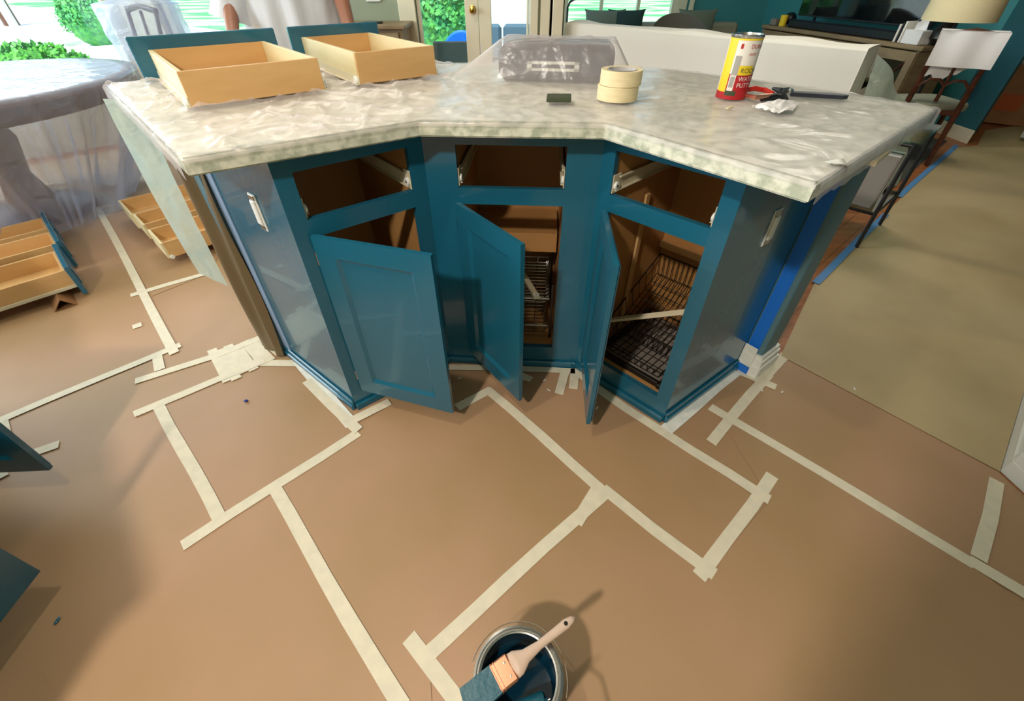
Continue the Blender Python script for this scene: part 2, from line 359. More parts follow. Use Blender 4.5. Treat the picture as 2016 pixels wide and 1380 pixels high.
# unseen block added behind the viewer: its edge throws the dark corner shadow
struct(MB().prism([(-0.25, -0.95), (1.5, -0.95), (1.5, -0.47), (-0.25, -0.47)], 0, H).build('wall_shadow_block', 'sage'))

# ================================================================== CABINETS
A, B, C, D = Vector((-0.5669, 1.0404, 0)), Vector((-0.2512, 1.297, 0)), Vector((0.2537, 1.2607, 0)), Vector((0.53, 0.976, 0))
E, G = Vector((-0.9282, 1.3423, 0)), Vector((0.902, 1.2584, 0))
Z1, Z2, Z3, Z4, ZT = 0.8331, 0.7125, 0.6629, 0.0971, 0.876
def rail_slide(mb, f, u, side, depth=0.36):
    """epoxy drawer slide: folded channel along the side of the drawer opening"""
    f.box(mb, (u, u+0.002*side), (-depth, -0.012), (0.722, 0.760)); f.box(mb, (u, u+0.011*side), (-depth, -0.012), (0.722, 0.7245)); f.box(mb, (u, u+0.009*side), (-depth, -0.03), (0.757, 0.760))
    f.box(mb, (u, u+0.003*side), (-0.04, -0.003), (0.715, 0.768), 0.001)
def cabinet(f, lo, hi, label):
    t = thing('base_cabinet', f.p(f.L/2, -0.2, 0), label, 'cabinet', None); L = f.L
    mb = MB(); e = 0.0
    f.box(mb, (0, lo*L), (-0.019, 0), (0.0, ZT)); f.box(mb, (hi*L, L), (-0.019, 0), (0.0, ZT))
    for z in ((Z1, ZT), (Z3, Z2), (0.0, Z4)): f.box(mb, (lo*L, hi*L), (-0.019, 0), z)
    mb.build('face_frame', 'teal', t)
    mb = MB(); f.box(mb, (0.002, L-0.002), (0.0, 0.012), (0.0, 0.030), 0.003); mb.build('base_moulding', 'teal', t)
    for nm, bx in (('side_panel', ((lo*L-0.016, lo*L-0.004), (-0.42, -0.019), (0.08, ZT))), ('side_panel', ((hi*L+0.004, hi*L+0.016), (-0.42, -0.019), (0.08, ZT))),
                   ('back_panel', ((lo*L-0.016, hi*L+0.016), (-0.43, -0.42), (0.08, ZT))), ('bottom_panel', ((lo*L-0.004, hi*L+0.004), (-0.42, -0.019), (0.085, 0.0965)))):
        mb = MB(); f.box(mb, *bx); mb.build(nm, 'wood', t)
    for s, u in ((1, lo*L-0.003), (-1, hi*L+0.003)):
        u2 = u + 0.004*s; mb = MB(); rail_slide(mb, f, u2, s); sl = mb.build('drawer_slide', 'slide', t)
        mb = MB(); mb.lathe(f.p(u2+0.003*s, -0.018, 0.736), [(0.004, 0.007), (0.010, 0.007), (0.012, 0.005), (0.012, 0.0)], 16, f.d*s); mb.build('slide_roller', 'roller', sl, smooth=True)
        mb = MB(); mb.lathe(f.p(u2+0.003*s, -0.018, 0.736), [(0.0, 0.0072), (0.004, 0.0072), (0.004, 0.0)], 10, f.d*s); mb.build('roller_axle', 'dark', sl)
    return t
def make_door(t, p0, p1, z0=0.085, z1=0.675, w=0.058, hinge_u=0.0):
    f = Fr(p0, p1); L = f.L; mb = MB()
    for a, z in (((0, w), (z0, z1)), ((L-w, L), (z0, z1)), ((w, L-w), (z0, z0+w)), ((w, L-w), (z1-w, z1))):
        f.box(mb, a, (-0.014, 0.0), z)
    # rolled outer lip (a narrower back step gives the moulded edge)
    f.box(mb, (0.005, L-0.005), (-0.020, -0.0142), (z0+0.005, z1-0.005), 0.002)
    # sloping sticking around the panel
    i0, i1, j0, j1, s = w, L-w, z0+w, z1-w, 0.011
    q = [f.p(i0, -.0005, j0), f.p(i1, -.0005, j0), f.p(i1, -.0005, j1), f.p(i0, -.0005, j1)]; r = [f.p(i0+s, -0.009, j0+s), f.p(i1-s, -0.009, j0+s), f.p(i1-s, -0.009, j1-s), f.p(i0+s, -0.009, j1-s)]
    mb.add(q + r, [(k, (k+1) % 4, 4+(k+1) % 4, 4+k) for k in range(4)])
    d = mb.build('door', 'teal', t)
    mb = MB(); f.box(mb, (w, L-w), (-0.0140, -0.0088), (z0+w, z1-w)); mb.build('door_panel', 'teal', d)
    for zz in (z0+0.07, z1-0.07):
        mb = MB(); f.box(mb, (-0.012, 0.004), (-0.032, -0.012), (zz-0.022, zz+0.022), 0.002); mb.tube([f.p(-0.006, -0.006, zz-0.02), f.p(-0.006, -0.006, zz+0.02)], 0.004); mb.build('hinge', 'metal', d)
    return f, d
f1, f2, f3 = Fr(A, B), Fr(B, C), Fr(C, D)
cabL = cabinet(f1, 0.1127, 0.8819, 'left teal base cabinet with its wide door swung open and an empty drawer slot')
cabM = cabinet(f2, 0.1841, 0.8059, 'middle teal base cabinet, recessed between two others, with narrow open door')
cabR = cabinet(f3, 0.1078, 0.8828, 'right teal base cabinet with wire baskets inside and door seen edge on')
make_door(cabL, (-0.532, 1.055), (-0.199, 0.947)); make_door(cabM, (-0.168, 1.266), (0.023, 1.000)); make_door(cabR, (0.262, 1.215), (0.241, 0.900))
# outer end panels with their base shoe and torn-off socket plates
def end_panel(cab, p, q, flip, su, sz, side):
    f = Fr(p, q) if not flip else Fr(q, p); mb = MB(); f.box(mb, (0, f.L), (-0.018, 0), (0, ZT)); mb.build('end_panel', 'teal', cab)
    mb = MB(); f.box(mb, (0.0, f.L), (0.0, 0.014), (0, 0.028), 0.004); f.box(mb, (0.0, f.L), (0.0, 0.008), (0.028, 0.05), 0.003); mb.build('base_moulding', 'teal', cab)
    u = su; mb = MB(); f.box(mb, (u-0.020, u+0.020), (0, 0.004), (sz-0.052, sz+0.052), 0.001); o = mb.build('socket', 'tapew', cab)
    mb = MB(); f.box(mb, (u-0.012, u+0.012), (0.004, 0.010), (sz-0.034, sz+0.034), 0.002); mb.build('socket_face', 'roller', o)
    for dz in (-0.042, 0.042):
        mb = MB(); f.box(mb, (u-0.016, u+0.014), (0.004, 0.006), (sz+dz-0.007, sz+dz+0.007), 0.001); mb.build('mounting_tab', 'metal', o)
    return f
feL = end_panel(cabL, A, E, True, 0.30, 0.70, -1)
feR = end_panel(cabR, D, G, False, 0.235, 0.665, 1)
# added strip: bluish window light painted as colour down the left panel's rear edge
mb = MB(); feL.box(mb, (-0.002, 0.050), (0.0005, 0.004), (0.05, 0.87)); sp = mb.build('bluish_light_strip', 'lightstrip', cabL); sp['label'] = 'pale slate-blue strip of painted window light down the rear edge'

# fittings inside
def wire_basket(name, f, u0, u1, o0, o1, z, h, label, cab_tilt=0.0, n=9, m=7, mt='darkmetal'):
    t = thing('wire_basket', f.p((u0+u1)/2, (o0+o1)/2, z), label, 'basket'); r = 0.0022
    P = lambda u, o, zz: f.p(u, o, z + zz + cab_tilt*(o - o0))
    mb = MB(); mb.tube([P(u0, o0, h), P(u1, o0, h), P(u1, o1, h), P(u0, o1, h)], r*1.5, 6, closed=True); mb.build('rim', mt, t)
    mb = MB(); s = 0.012
    for k in range(n+1):
        u = lerp(u0+s, u1-s, k/n); mb.tube([P(lerp(u0, u1, k/n), o0, h), P(u, o0-s, 0), P(u, o1+s, 0), P(lerp(u0, u1, k/n), o1, h)], r*0.8, 5)
    for k in range(m+1):
        o = lerp(o0-s, o1+s, k/m); mb.tube([P(u0, lerp(o0, o1, k/m), h), P(u0+s, o, 0), P(u1-s, o, 0), P(u1, lerp(o0, o1, k/m), h)], r*0.8, 5)
    g_ = mb.build('wire_grid', mt, t); g_['kind'] = 'stuff'
    return t
def runner(f, u, o0, o1, z, name='runner'):
    mb = MB(); f.box(mb, (u-0.008, u+0.008), (o0, o1), (z, z+0.022), 0.002); return mb
L3 = f3.L; L2 = f2.L
rr = thing('pull_out_frame', f3.p(L3/2, -0.2, 0.0967), 'dark steel pull-out runner frame on the floor of the right cabinet', 'runner')
for u in (0.16*L3+0.006, 0.84*L3): runner(f3, u, -0.40, -0.03, 0.0967).build('runner', 'darkmetal', rr)
mb = MB(); f3.box(mb, (0.18*L3, 0.82*L3), (-0.05, -0.035), (0.0967, 0.120), 0.002); mb.build('front_bar', 'darkmetal', rr)
mb = MB(); f3.box(mb, (0.20*L3, 0.80*L3), (-0.40, -0.06), (0.0967, 0.100)); mb.build('floor_plate', 'mag', rr)
wire_basket('wire_basket', f3, 0.19*L3, 0.80*L3, -0.065, -0.38, 0.105, 0.035, 'shallow dark wire basket lying on the floor of the right cabinet')
wire_basket('wire_basket', f3, 0.10*L3+0.012, 0.85*L3, -0.12, -0.40, 0.150, 0.07, 'deep wire basket propped at a slope above the shallow one in the right cabinet', cab_tilt=-0.55, n=14)
sl = thing('loose_slide', f3.p(0.5*L3, -0.07, 0.20), 'loose cream drawer slide lying across the wire baskets in the right cabinet', 'slide')
mb = MB(); p0 = f3.p(0.13*L3, -0.055, 0.225); p1 = f3.p(0.86*L3, -0.13, 0.385); d_ = (p1-p0).normalized(); s_ = d_.cross(Z).normalized()
mb.boxf(p0, d_, s_, Z, (0, -0.009, 0), ((p1-p0).length, 0.009, 0.003)); mb.boxf(p0, d_, s_, Z, (0, -0.009, 0.003), ((p1-p0).length, -0.0065, 0.012)); mb.boxf(p0, d_, s_, Z, (0, 0.0065, 0.003), ((p1-p0).length, 0.009, 0.012)); mb.build('channel', 'slide', sl)
MB().lathe(p0 + d_*0.012 + Z*0.013, [(0.004, 0), (0.009, 0), (0.009, 0.006), (0.004, 0.006)], 14).build('slide_roller', 'roller', sl, smooth=True)
mb = MB(); mb.boxf(f3.p(0.83*L3, -0.15, 0.12), f3.d, f3.n, (Z + f3.n*0.05).normalized(), (0, 0, 0), (0.018, 0.004, 0.26), 0.001); arm_ = mb.build('upright_arm', 'darkmetal', rr)
MB().blob(f3.p(0.85*L3, -0.145, 0.385), 0.010, 2, 0).build('end_cap', 'slide', arm_, smooth='all')
# half shelf cleats / back rail
mb = MB(); f3.box(mb, (0.10*L3, 0.89*L3), (-0.419, -0.400), (0.40, 0.425)); mb.build('shelf_rail', 'maple', cabR)
mb = MB(); f3.box(mb, (0.115*L3, 0.135*L3), (-0.22, -0.20), (0.0968, 0.66)); mb.build('divider_rail', 'maple', cabR)
mb = MB(); f2.box(mb, (0.19*L2, 0.80*L2), (-0.415, -0.20), (0.46, 0.475)); mb.build('shelf', 'wood', cabM)
mb = MB(); f2.box(mb, (0.19*L2, 0.80*L2), (-0.219, -0.20), (0.40, 0.46)); mb.build('shelf_front', 'wood', cabM)
wire_basket('wire_basket', f2, 0.25*L2, 0.76*L2, -0.05, -0.36, 0.27, 0.02, 'upper flat wire rack inside the middle cabinet', n=6, m=12, mt='metal')
wire_basket('wire_basket', f2, 0.25*L2, 0.76*L2, -0.05, -0.36, 0.115, 0.05, 'lower wire basket on the floor of the middle cabinet', n=6, m=12, mt='metal')
sm = thing('support_post', f2.p(0.7*L2, -0.2, 0.0967), 'dark metal post carrying the wire racks in the middle cabinet', 'bracket')
for o in (-0.06, -0.35):
    mb = MB(); f2.box(mb, (0.775*L2, 0.795*L2), (o-0.01, o), (0.0967, 0.34), 0.001); mb.build('post', 'darkmetal', sm)
s3 = thing('loose_slide', f2.p(0.62*L2, -0.1, 0.30), 'loose cream slide with white roller lying on the wire rack of the middle cabinet', 'slide')
p0 = f2.p(0.68*L2, -0.035, 0.298); p1 = f2.p(0.48*L2, -0.30, 0.300); d_ = (p1-p0).normalized(); s_ = d_.cross(Z).normalized()
mb = MB(); mb.boxf(p0, d_, s_, Z, (0, -0.012, 0), ((p1-p0).length, 0.012, 0.003)); mb.boxf(p0, d_, s_, Z, (0.03, -0.012, 0.003), ((p1-p0).length, -0.010, 0.012)); mb.build('channel', 'slide', s3)
MB().lathe(p0 + d_*0.015 + Z*0.004, [(0.004, 0), (0.010, 0), (0.010, 0.007), (0.004, 0.007)], 14).build('slide_roller', 'roller', s3, smooth=True)

# ================================================================== KNEE WALL carrying the bar top
k0 = Vector((0.884, 1.245, 0)); kd = (G-D).normalized(); kn = Vector((kd.y, -kd.x, 0))
def rounded(pts, r=0.015):
    out = []
    n = len(pts)
    for i in range(n):
        p, a, b = pts[i], (pts[i-1]-pts[i]).normalized(), (pts[(i+1) % n]-pts[i]).normalized()
        for t in (0, .25, .5, .75, 1): out.append(p + a*r*(1-t)**2 + b*r*t**2)
    return out
G2 = G + kd*0.006
pr_ = rounded([G2, G2 + kn*0.065, G2 + kn*0.065 + kd*0.115, G2 + kd*0.115 - kn*0.3, G2 - kn*0.3], 0.012)
struct(MB().prism([(p.x, p.y) for p in pr_], 0, ZT).build('wall_knee_right', 'gray_teal', smooth=True))
mb = MB()
for z0, z1, t in ((0, 0.052, 0.020), (0.052, 0.080, 0.015), (0.080, 0.100, 0.009)):
    q = rounded([G2 - kd*t + kn*0.002, G2 + kn*(0.065+t) - kd*t, G2 + kn*(0.065+t) + kd*(0.115+t), G2 + kd*(0.115+t) - kn*0.2, G2 + kd*0.02 - kn*0.2], 0.01)
    mb.prism([(p.x, p.y) for p in q], z0, z1)
struct(mb.build('baseboard_knee', 'white', smooth=True))
mb = MB(); f9 = Fr(G2, G2 + kn*0.06); mb.boxf(G2, kn, -kd, Z, (0.003, 0.0005, 0.10), (0.046, 0.003, ZT)); mb.boxf(G2, kn, -kd, Z, (0.0, 0.0205, 0.0), (0.05, 0.023, 0.04))
tag(mb.build('painters_tape', 'bluetape'), 'bright blue tape strip running down the right knee wall beside the cabinet end', 'tape')
mb = MB(); mb.boxf(G2, kn, -kd, Z, (0.001, 0.0205, 0.042), (0.05, 0.0235, 0.135), 0.001); tag(mb.build('tape_wrap', 'tapew'), 'white tape wrapped over the baseboard below the blue tape strip', 'tape')
struct(MB().prism([(p.x, p.y) for p in [Vector((-0.98, 1.735, 0)), Vector((0.80, 1.735, 0)), Vector((0.80, 1.84, 0)), Vector((-0.98, 1.84, 0))]], 0, ZT).build('wall_knee_back', 'gray_teal'))
kl = (E-A).normalized(); knl = Vector((-kl.y, kl.x, 0))
E2 = E + kl*0.008
struct(MB().prism([(p.x, p.y) for p in [E2, E2 + knl*0.02, E2 + kl*0.115 + knl*0.02, E2 + kl*0.115 - knl*0.3, E2 - knl*0.3]], 0, ZT).build('wall_knee_left', 'gray_teal'))

# ================================================================== COUNTERTOP
ZC = 0.914
front = [(-1.340, 1.660), (-0.672, 0.917), (-0.236, 1.203), (0.233, 1.173), (0.541, 0.769), (1.150, 1.307)]
backp = [(-1.340, 1.705), (-0.70, 2.06), (-0.303, 2.100), (0.008, 2.093), (0.35, 2.03), (0.607, 1.938), (0.852, 1.704), (1.045, 1.479), (1.150, 1.325)]
mb = MB(); poly = [Vector((x, y, 0)) for x, y in front] + [Vector((x, y, 0)) for x, y in reversed(backp)]
bm = bmesh.new(); vs = [bm.verts.new((p.x, p.y, ZT+0.0005)) for p in poly]; fc_ = bm.faces.new(vs)
if fc_.normal.z > 0: pass
ex = bmesh.ops.extrude_face_region(bm, geom=[fc_]); up = [v for v in ex['geom'] if isinstance(v, bmesh.types.BMVert)]
for v in up: v.co.z = ZC
bmesh.ops.recalc_face_normals(bm, faces=bm.faces[:])
he = [e for e in bm.edges if abs(e.verts[0].co.z - e.verts[1].co.z) < 1e-6]
bmesh.ops.bevel(bm, geom=he, offset=0.004, segments=2, affect='EDGES'); bm.verts.index_update()
MBc = MB().add([v.co.copy() for v in bm.verts], [tuple(v.index for v in f.verts) for f in bm.faces]); bm.free()
tag(MBc.build('countertop', 'granite'), 'pale mottled granite worktop with bowed-in front resting on the teal cabinets', 'countertop')

# appliance under the sheeting
AF = Fr((-0.045, 1.700), (0.330, 1.640)); AH = 0.105; AZ = ZC + 0.002
def interp(poly, x):
    for (x0, y0), (x1, y1) in zip(poly[:-1], poly[1:]):
        if x0 <= x <= x1: return lerp(y0, y1, (x-x0)/(x1-x0) if x1 > x0 else 0)
    return poly[0][1] if x < poly[0][0] else poly[-1][1]
def crease(p, s, seed=0.0):
    q_ = Vector((p.x*s[0] + seed, p.y*s[1] + seed*0.7, seed)); return (1 - abs(noise.noise(q_))*2.2)
def sheet_z(x, y):
    p = Vector((x, y, 0)); w_ = 0.22 + 0.9*max(0, min(1, (0.10 - x)/0.5))
    k = max(0, crease(p, (5, 9), 1.3))**3*0.014 + max(0, crease(p, (14, 8), 7.7))**4*0.009 + 0.003*noise.noise(p*6)
    z = ZC + 0.0035 + max(0, k)*w_
    r_ = p - AF.o; u = r_.dot(AF.d); o = -r_.dot(AF.n)
    L = AF.L; du = max(0, -u, u - L); do = max(0, -o, o - 0.20); 
    dist = math.hypot(du*(0.62 if u < 0 else 1.35), do*(2.6 if o < 0 else 0.8))
    top = AZ + AH + 0.006 + 0.004*noise.noise(p*14)
    zt = top - dist*0.95 - 0.10*min(dist, 0.1) + 0.006*noise.noise(Vector((math.atan2(o-0.1, u-L/2)*7, dist*5, 3)))
    return max(z, zt)
nu, nv = 300, 130; xs0, xs1 = -1.352, 1.158; vs = []; fs = []
for i in range(nu+1):
    x = lerp(xs0, xs1, i/nu); y0 = interp(front, x) - 0.004; y1 = interp(backp, x) + 0.004
    for j in range(nv+1):
        t = j/nv; y = lerp(y0, y1, t); z = sheet_z(x, y)
        e = min((y-y0), (y1-y))
        if e < 0.02: z = lerp(ZC + 0.0025, z, e/0.02)
        vs.append(Vector((x, y, z)))
for i in range(nu):
    for j in range(nv):
        a = i*(nv+1)+j; fs.append((a, a+nv+1, a+nv+2, a+1))
# turned-down hem
def hem(idx, out, dep):
    base = len(vs)
    for n_, k in enumerate(idx):
        p = vs[k]; rag = dep*(1 + 0.25*noise.noise(p*30)); vs.append(Vector((p.x + out.x*0.004, p.y + out.y*0.004, p.z - 0.004))); vs.append(Vector((p.x + out.x*0.005, p.y + out.y*0.005, ZC - rag)))
    for n_ in range(len(idx)-1):
        a, b = idx[n_], idx[n_+1]; c = base + 2*n_
        fs.append((a, b, c+2, c)); fs.append((c, c+2, c+3, c+1))
ihalf = [i for i in range(nu+1)]
iL = [i*(nv+1) for i in ihalf if lerp(xs0, xs1, i/nu) <= -0.672]; iM = [i*(nv+1) for i in ihalf if -0.672 <= lerp(xs0, xs1, i/nu) <= 0.541]; iR = [i*(nv+1) for i in ihalf if lerp(xs0, xs1, i/nu) >= 0.541]
hem(iL, Vector((-0.75, -0.66, 0)), 0.040); hem(iM, Vector((0, -1, 0)), 0.008); hem(iR, Vector((0.66, -0.75, 0)), 0.036)
sh = MB(); sh.v = vs; sh.f = fs
tag(sh.build('plastic_sheeting', 'plastic', smooth='all'), 'milky clear plastic sheeting spread over the granite worktop and the black appliance', 'plastic sheet')
ap = thing('countertop_appliance', AF.p(AF.L/2, -0.1, AZ), 'black rounded countertop appliance with pale slot handle, covered by plastic', 'appliance')
mb = MB(); AF.box(mb, (0.0, AF.L), (-0.20, 0), (AZ, AZ+AH), 0.022); mb.build('body', 'black', ap, smooth=True)
mb = MB(); AF.box(mb, (0.02, AF.L-0.02), (0.0, 0.004), (AZ+0.022, AZ+AH-0.018), 0.002); mb.build('front_panel', 'applpan', ap)
mb = MB(); u0, u1, z0, z1 = 0.10, 0.27, AZ+0.035, AZ+0.062
for a_, b_ in (((u0, u1), (z1-0.008, z1)), ((u0, u1), (z0, z0+0.008)), ((u0, u0+0.016), (z0, z1)), ((u1-0.016, u1), (z0, z1))): AF.box(mb, a_, (0.004, 0.010), b_)
mb.build('handle', 'handle', ap)

# sheeting tail hanging from the back left corner, and brown paper hung below the worktop
mb = MB()
def strip(u, v):
    top = Vector((-1.350, 1.624, ZC-0.03)).lerp(Vector((-1.275, 1.682, ZC-0.05)), u); bot = Vector((-1.352, 1.624, 0.22)).lerp(Vector((-1.290, 1.672, 0.12)), u)
    p = top.lerp(bot, v); p += Vector((0.7, -0.7, 0))*0.020*noise.noise(Vector((u*3, v*5, 2))); p += Vector((-0.6, -0.6, 0))*0.035*math.sin(v*math.pi)*0.3; return p
tag(mb.grid(strip, 10, 60).build('hanging_plastic', 'plastic_strip', smooth='all'), 'long pale green strip of plastic hanging from the back left corner of the worktop', 'plastic sheet')
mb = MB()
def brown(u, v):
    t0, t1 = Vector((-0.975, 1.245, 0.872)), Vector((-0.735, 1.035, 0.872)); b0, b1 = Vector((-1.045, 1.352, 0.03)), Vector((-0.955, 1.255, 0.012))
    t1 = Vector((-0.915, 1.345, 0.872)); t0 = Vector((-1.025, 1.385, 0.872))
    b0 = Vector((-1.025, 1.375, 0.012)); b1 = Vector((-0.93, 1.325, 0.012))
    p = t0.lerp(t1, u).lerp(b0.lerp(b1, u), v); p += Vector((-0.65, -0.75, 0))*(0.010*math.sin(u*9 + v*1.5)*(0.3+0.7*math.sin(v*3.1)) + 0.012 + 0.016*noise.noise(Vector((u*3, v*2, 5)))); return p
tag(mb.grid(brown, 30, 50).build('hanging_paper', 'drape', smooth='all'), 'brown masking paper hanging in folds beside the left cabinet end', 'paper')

# ================================================================== THINGS ON THE WORKTOP
def drawer(o, d, w, dep, h, label, name='drawer', zb=None, front=None, slide_side=(1, -1), group=None, feet=0.012, fh=0.15, over=0.03, fz=None, cm='maple', th=0.013):
    """o: near left bottom corner; d: unit direction along the visible end; drawer runs dep away, its front panel at the far end (front='far') or at the end of the d axis ('right')"""
    d = Vector((d[0], d[1], 0)).normalized(); b_ = Vector((-d.y, d.x, 0)); o = Vector(o)
    t = thing(name, o + d*w/2 + b_*dep/2, label, 'drawer', group); z0 = 0.0
    def bx(nm, m, a, b, bev=0.001, par=t):
        mb = MB(); mb.boxf(o, d, b_, Z, a, b, bev); return mb.build(nm, m, par)
    bx('end_wall', cm, (0, 0, 0), (w, th, h)); bx('end_wall', cm, (th, dep-th, 0), (w-th, dep, h))
    bx('side_wall', 'creamside', (0, th, 0), (th, dep, h)); bx('side_wall', 'creamside', (w-th, th, 0), (w, dep, h))
    bx('bottom', cm, (th, th, 0.010), (w-th, dep-th, 0.016), 0)
    for s_ in slide_side:
        u = 0 if s_ == 1 else w
        mb = MB(); mb.boxf(o, d, b_, Z, (u, 0.0, -0.001), (u-0.011*s_, dep, 0.001)); mb.boxf(o, d, b_, Z, (u-0.0005*s_, 0.0, 0.0), (u-0.0025*s_, dep, 0.022)); sl = mb.build('drawer_slide', 'slide', t)
        MB().lathe(o + d*(u-0.003*s_) + b_*0.018 + Z*0.010, [(0.0, 0.007), (0.004, 0.0072), (0.004, 0.008), (0.010, 0.008), (0.012, 0.005), (0.012, 0.0)], 14, d*(-s_)).build('slide_roller', 'roller', sl, smooth=True)
    if front:
        zf = -feet if fz is None else fz
        if front == 'far': a, b = (-over, dep, zf), (w+over, dep+0.019, zf+fh)
        mb = MB(); mb.boxf(o, d, b_, Z, a, b, 0.003); fr = mb.build('drawer_front', 'teal', t)
        mb = MB(); mb.boxf(o, d, b_, Z, (a[0]+0.045, b[1]-0.001, zf+0.035), (b[0]-0.045, b[1]+0.004, zf+fh-0.035), 0.003); mb.build('raised_field', 'teal', fr)
    return t
ZD = ZC + 0.014
d1_ = Vector((0.778, 0.628, 0)).normalized()
drawer((-0.850, 1.292, ZD), d1_, 0.362, 0.53, 0.080, 'larger wooden drawer on the worktop, left of the two, teal front at its back', front='far', fh=0.128, fz=-0.012, over=0.045)
d2_ = Vector((0.80, 0.60, 0)).normalized()
drawer((-0.478, 1.590, ZD), d2_, 0.275, 0.53, 0.083, 'smaller wooden drawer on the worktop, beside the appliance, teal front at its back', front='far', fh=0.128, fz=-0.012, over=0.04)

def tape_roll(c, label):
    mb = MB(); r0, r1, h = 0.040, 0.0565, 0.036
    mb.lathe(c, [(r0, 0.001), (r1-0.001, 0), (r1, 0.001), (r1, h-0.001), (r1-0.001, h), (r0, h-0.001)], 48)
    t = mb.build('tape_roll', 'tapebig', smooth=True, origin=c); tag(t, label, 'tape roll', 'masking tape rolls on the worktop')
    MB().lathe(c, [(r0+0.0001, 0.0), (r0-0.003, 0.0), (r0-0.003, h), (r0+0.0001, h)], 48).build('core', 'core', t, smooth=True)
tr_ = at(1219, 182, ZC+0.012); cx = Vector((0.300, 1.395, ZC+0.010))
tape_roll(cx, 'lower cream masking tape roll, standing on the plastic'); tape_roll(cx + Vector((0.004, -0.001, 0.0365)), 'upper cream masking tape roll, stacked on the other')

p = at(1100, 198, ZC+0.012); mb = MB(); mb.boxf(p, Vector((0.98, -0.06, 0)).normalized(), Vector((0.1, 1, 0)).normalized(), Z, (-0.034, -0.024, 0), (0.034, 0.03, 0.012), 0.002)
tag(mb.build('sanding_block', 'olive'), 'small dark sanding block lying on the plastic before the appliance', 'sanding block')

# putty canister
pc = Vector((0.640, 1.435, ZC+0.006)); r = 0.041; HH = 0.150
cn = thing('putty_canister', pc, 'tall white, yellow and red cardboard canister of putty with metal lid', 'canister')
MB().lathe(pc, [(0, 0), (r, 0), (r, HH-0.008), (0, HH-0.008)], 48).build('body', 'whitep', cn, smooth=True)
MB().lathe(pc, [(r, HH-0.008), (r+0.0015, HH-0.006), (r+0.0015, HH), (r-0.003, HH), (r-0.004, HH-0.004), (0, HH-0.004)], 48).build('lid', 'metal', cn, smooth=True)
def patch(a0, a1, z0, z1, m, dr=0.0004, nm='label_print'):
    n = max(2, int(abs(a1-a0)/6)); vs = []; fs = []
    for k in range(n+1):
        a = R(lerp(a0, a1, k/n)); v = pc + Vector((math.cos(a), math.sin(a), 0))*(r+dr); vs += [v + Z*z0, v + Z*z1]
    fs = [(2*k, 2*k+2, 2*k+3, 2*k+1) for k in range(n)]; return MB().add(vs, fs).build(nm, m, cn, smooth='all')
patch(-180, 180, 0.0, 0.018, 'red'); patch(-180, 180, HH-0.012, HH-0.008, 'yellow')
patch(-185, -141, 0.018, HH-0.012, 'yellow'); patch(-141, -20, 0.018, 0.062, 'red'); patch(-112, -55, 0.060, 0.082, 'yellow', 0.0006)
patch(-134, -112, 0.058, 0.104, 'greyp', 0.0007); patch(-136, -114, 0.022, 0.060, 'whitep', 0.0007); patch(-133, -117, 0.030, 0.056, 'greyp', 0.0009); patch(-140, -100, 0.010, 0.022, 'olive', 0.0008)
patch(-126, -117, HH-0.030, HH-0.019, 'red', 0.0006)
def wrap_text(txt, size, a, z, m, dr=0.0009):
    cu = bpy.data.curves.new('txt', 'FONT'); cu.body = txt; cu.size = size; cu.align_x = 'LEFT'; cu.extrude = 0
    o = bpy.data.objects.new('txt', cu); COL.objects.link(o); dg = bpy.context.evaluated_depsgraph_get()
    me = bpy.data.meshes.new_from_object(o.evaluated_get(dg)); bpy.data.objects.remove(o)
    bm = bmesh.new(); bm.from_mesh(me); bmesh.ops.subdivide_edges(bm, edges=[e for e in bm.edges if e.calc_length() > 0.004], cuts=2); bmesh.ops.triangulate(bm, faces=bm.faces[:])
    vs = []
    for v in bm.verts:
        an = R(a) + v.co.x/r; vs.append(pc + Vector((math.cos(an), math.sin(an), 0))*(r+dr) + Z*(z + v.co.y))
    mb = MB().add(vs, [tuple(v.index for v in f.verts) for f in bm.faces]); bm.free(); return mb.build('lettering', m, cn)
wrap_text("DURHAM'S", 0.013, -90, 0.121, 'red'); wrap_text('ROCK', 0.016, -104, 0.065, 'olive'); wrap_text('HARD', 0.016, -45, 0.065, 'olive')
wrap_text('WATER', 0.015, -104, 0.046, 'whitep'); wrap_text('PUTTY', 0.015, -104, 0.031, 'whitep'); wrap_text('putty', 0.010, -90, 0.106, 'red')

# pliers, dark blade, paper scrap
pl = thing('pliers', at(1500, 185, ZC+0.01), 'red-handled pliers with black jaws lying behind the putty canister', 'pliers')
zt_ = ZC + 0.020
MB().tube([at(1467, 178, zt_), at(1485, 174, zt_+0.004), at(1505, 177, zt_), at(1522, 184, zt_)], [0.006, 0.007, 0.007, 0.005], 10).build('handle', 'redhandle', pl, smooth=True)
MB().tube([at(1470, 188, zt_-0.004), at(1488, 192, zt_), at(1508, 189, zt_), at(1524, 187, zt_)], [0.005, 0.006, 0.006, 0.004], 10).build('handle', 'copper', pl, smooth=True)
mb = MB(); mb.tube([at(1500, 194, zt_-0.006), at(1525, 190, zt_-0.004), at(1548, 192, zt_-0.004)], [0.008, 0.010, 0.006], 8); mb.tube([at(1522, 174, zt_+0.006), at(1540, 180, zt_+0.006), at(1552, 176, zt_)], [0.004, 0.009, 0.006], 8)
mb.tube([at(1542, 188, zt_), at(1553, 200, zt_-0.008)], [0.008, 0.003], 8); mb.build('jaws', 'black', pl, smooth=True)
kn_ = thing('putty_knife', at(1600, 185, ZC+0.012), 'long navy-grey bladed tool lying beside the red pliers', 'tool')
a0, a1 = at(1556, 184, ZC+0.014), at(1668, 194, ZC+0.010); dd = (a1-a0).normalized(); sd = Vector((-dd.y, dd.x, 0)).normalized(); L_ = (a1-a0).length
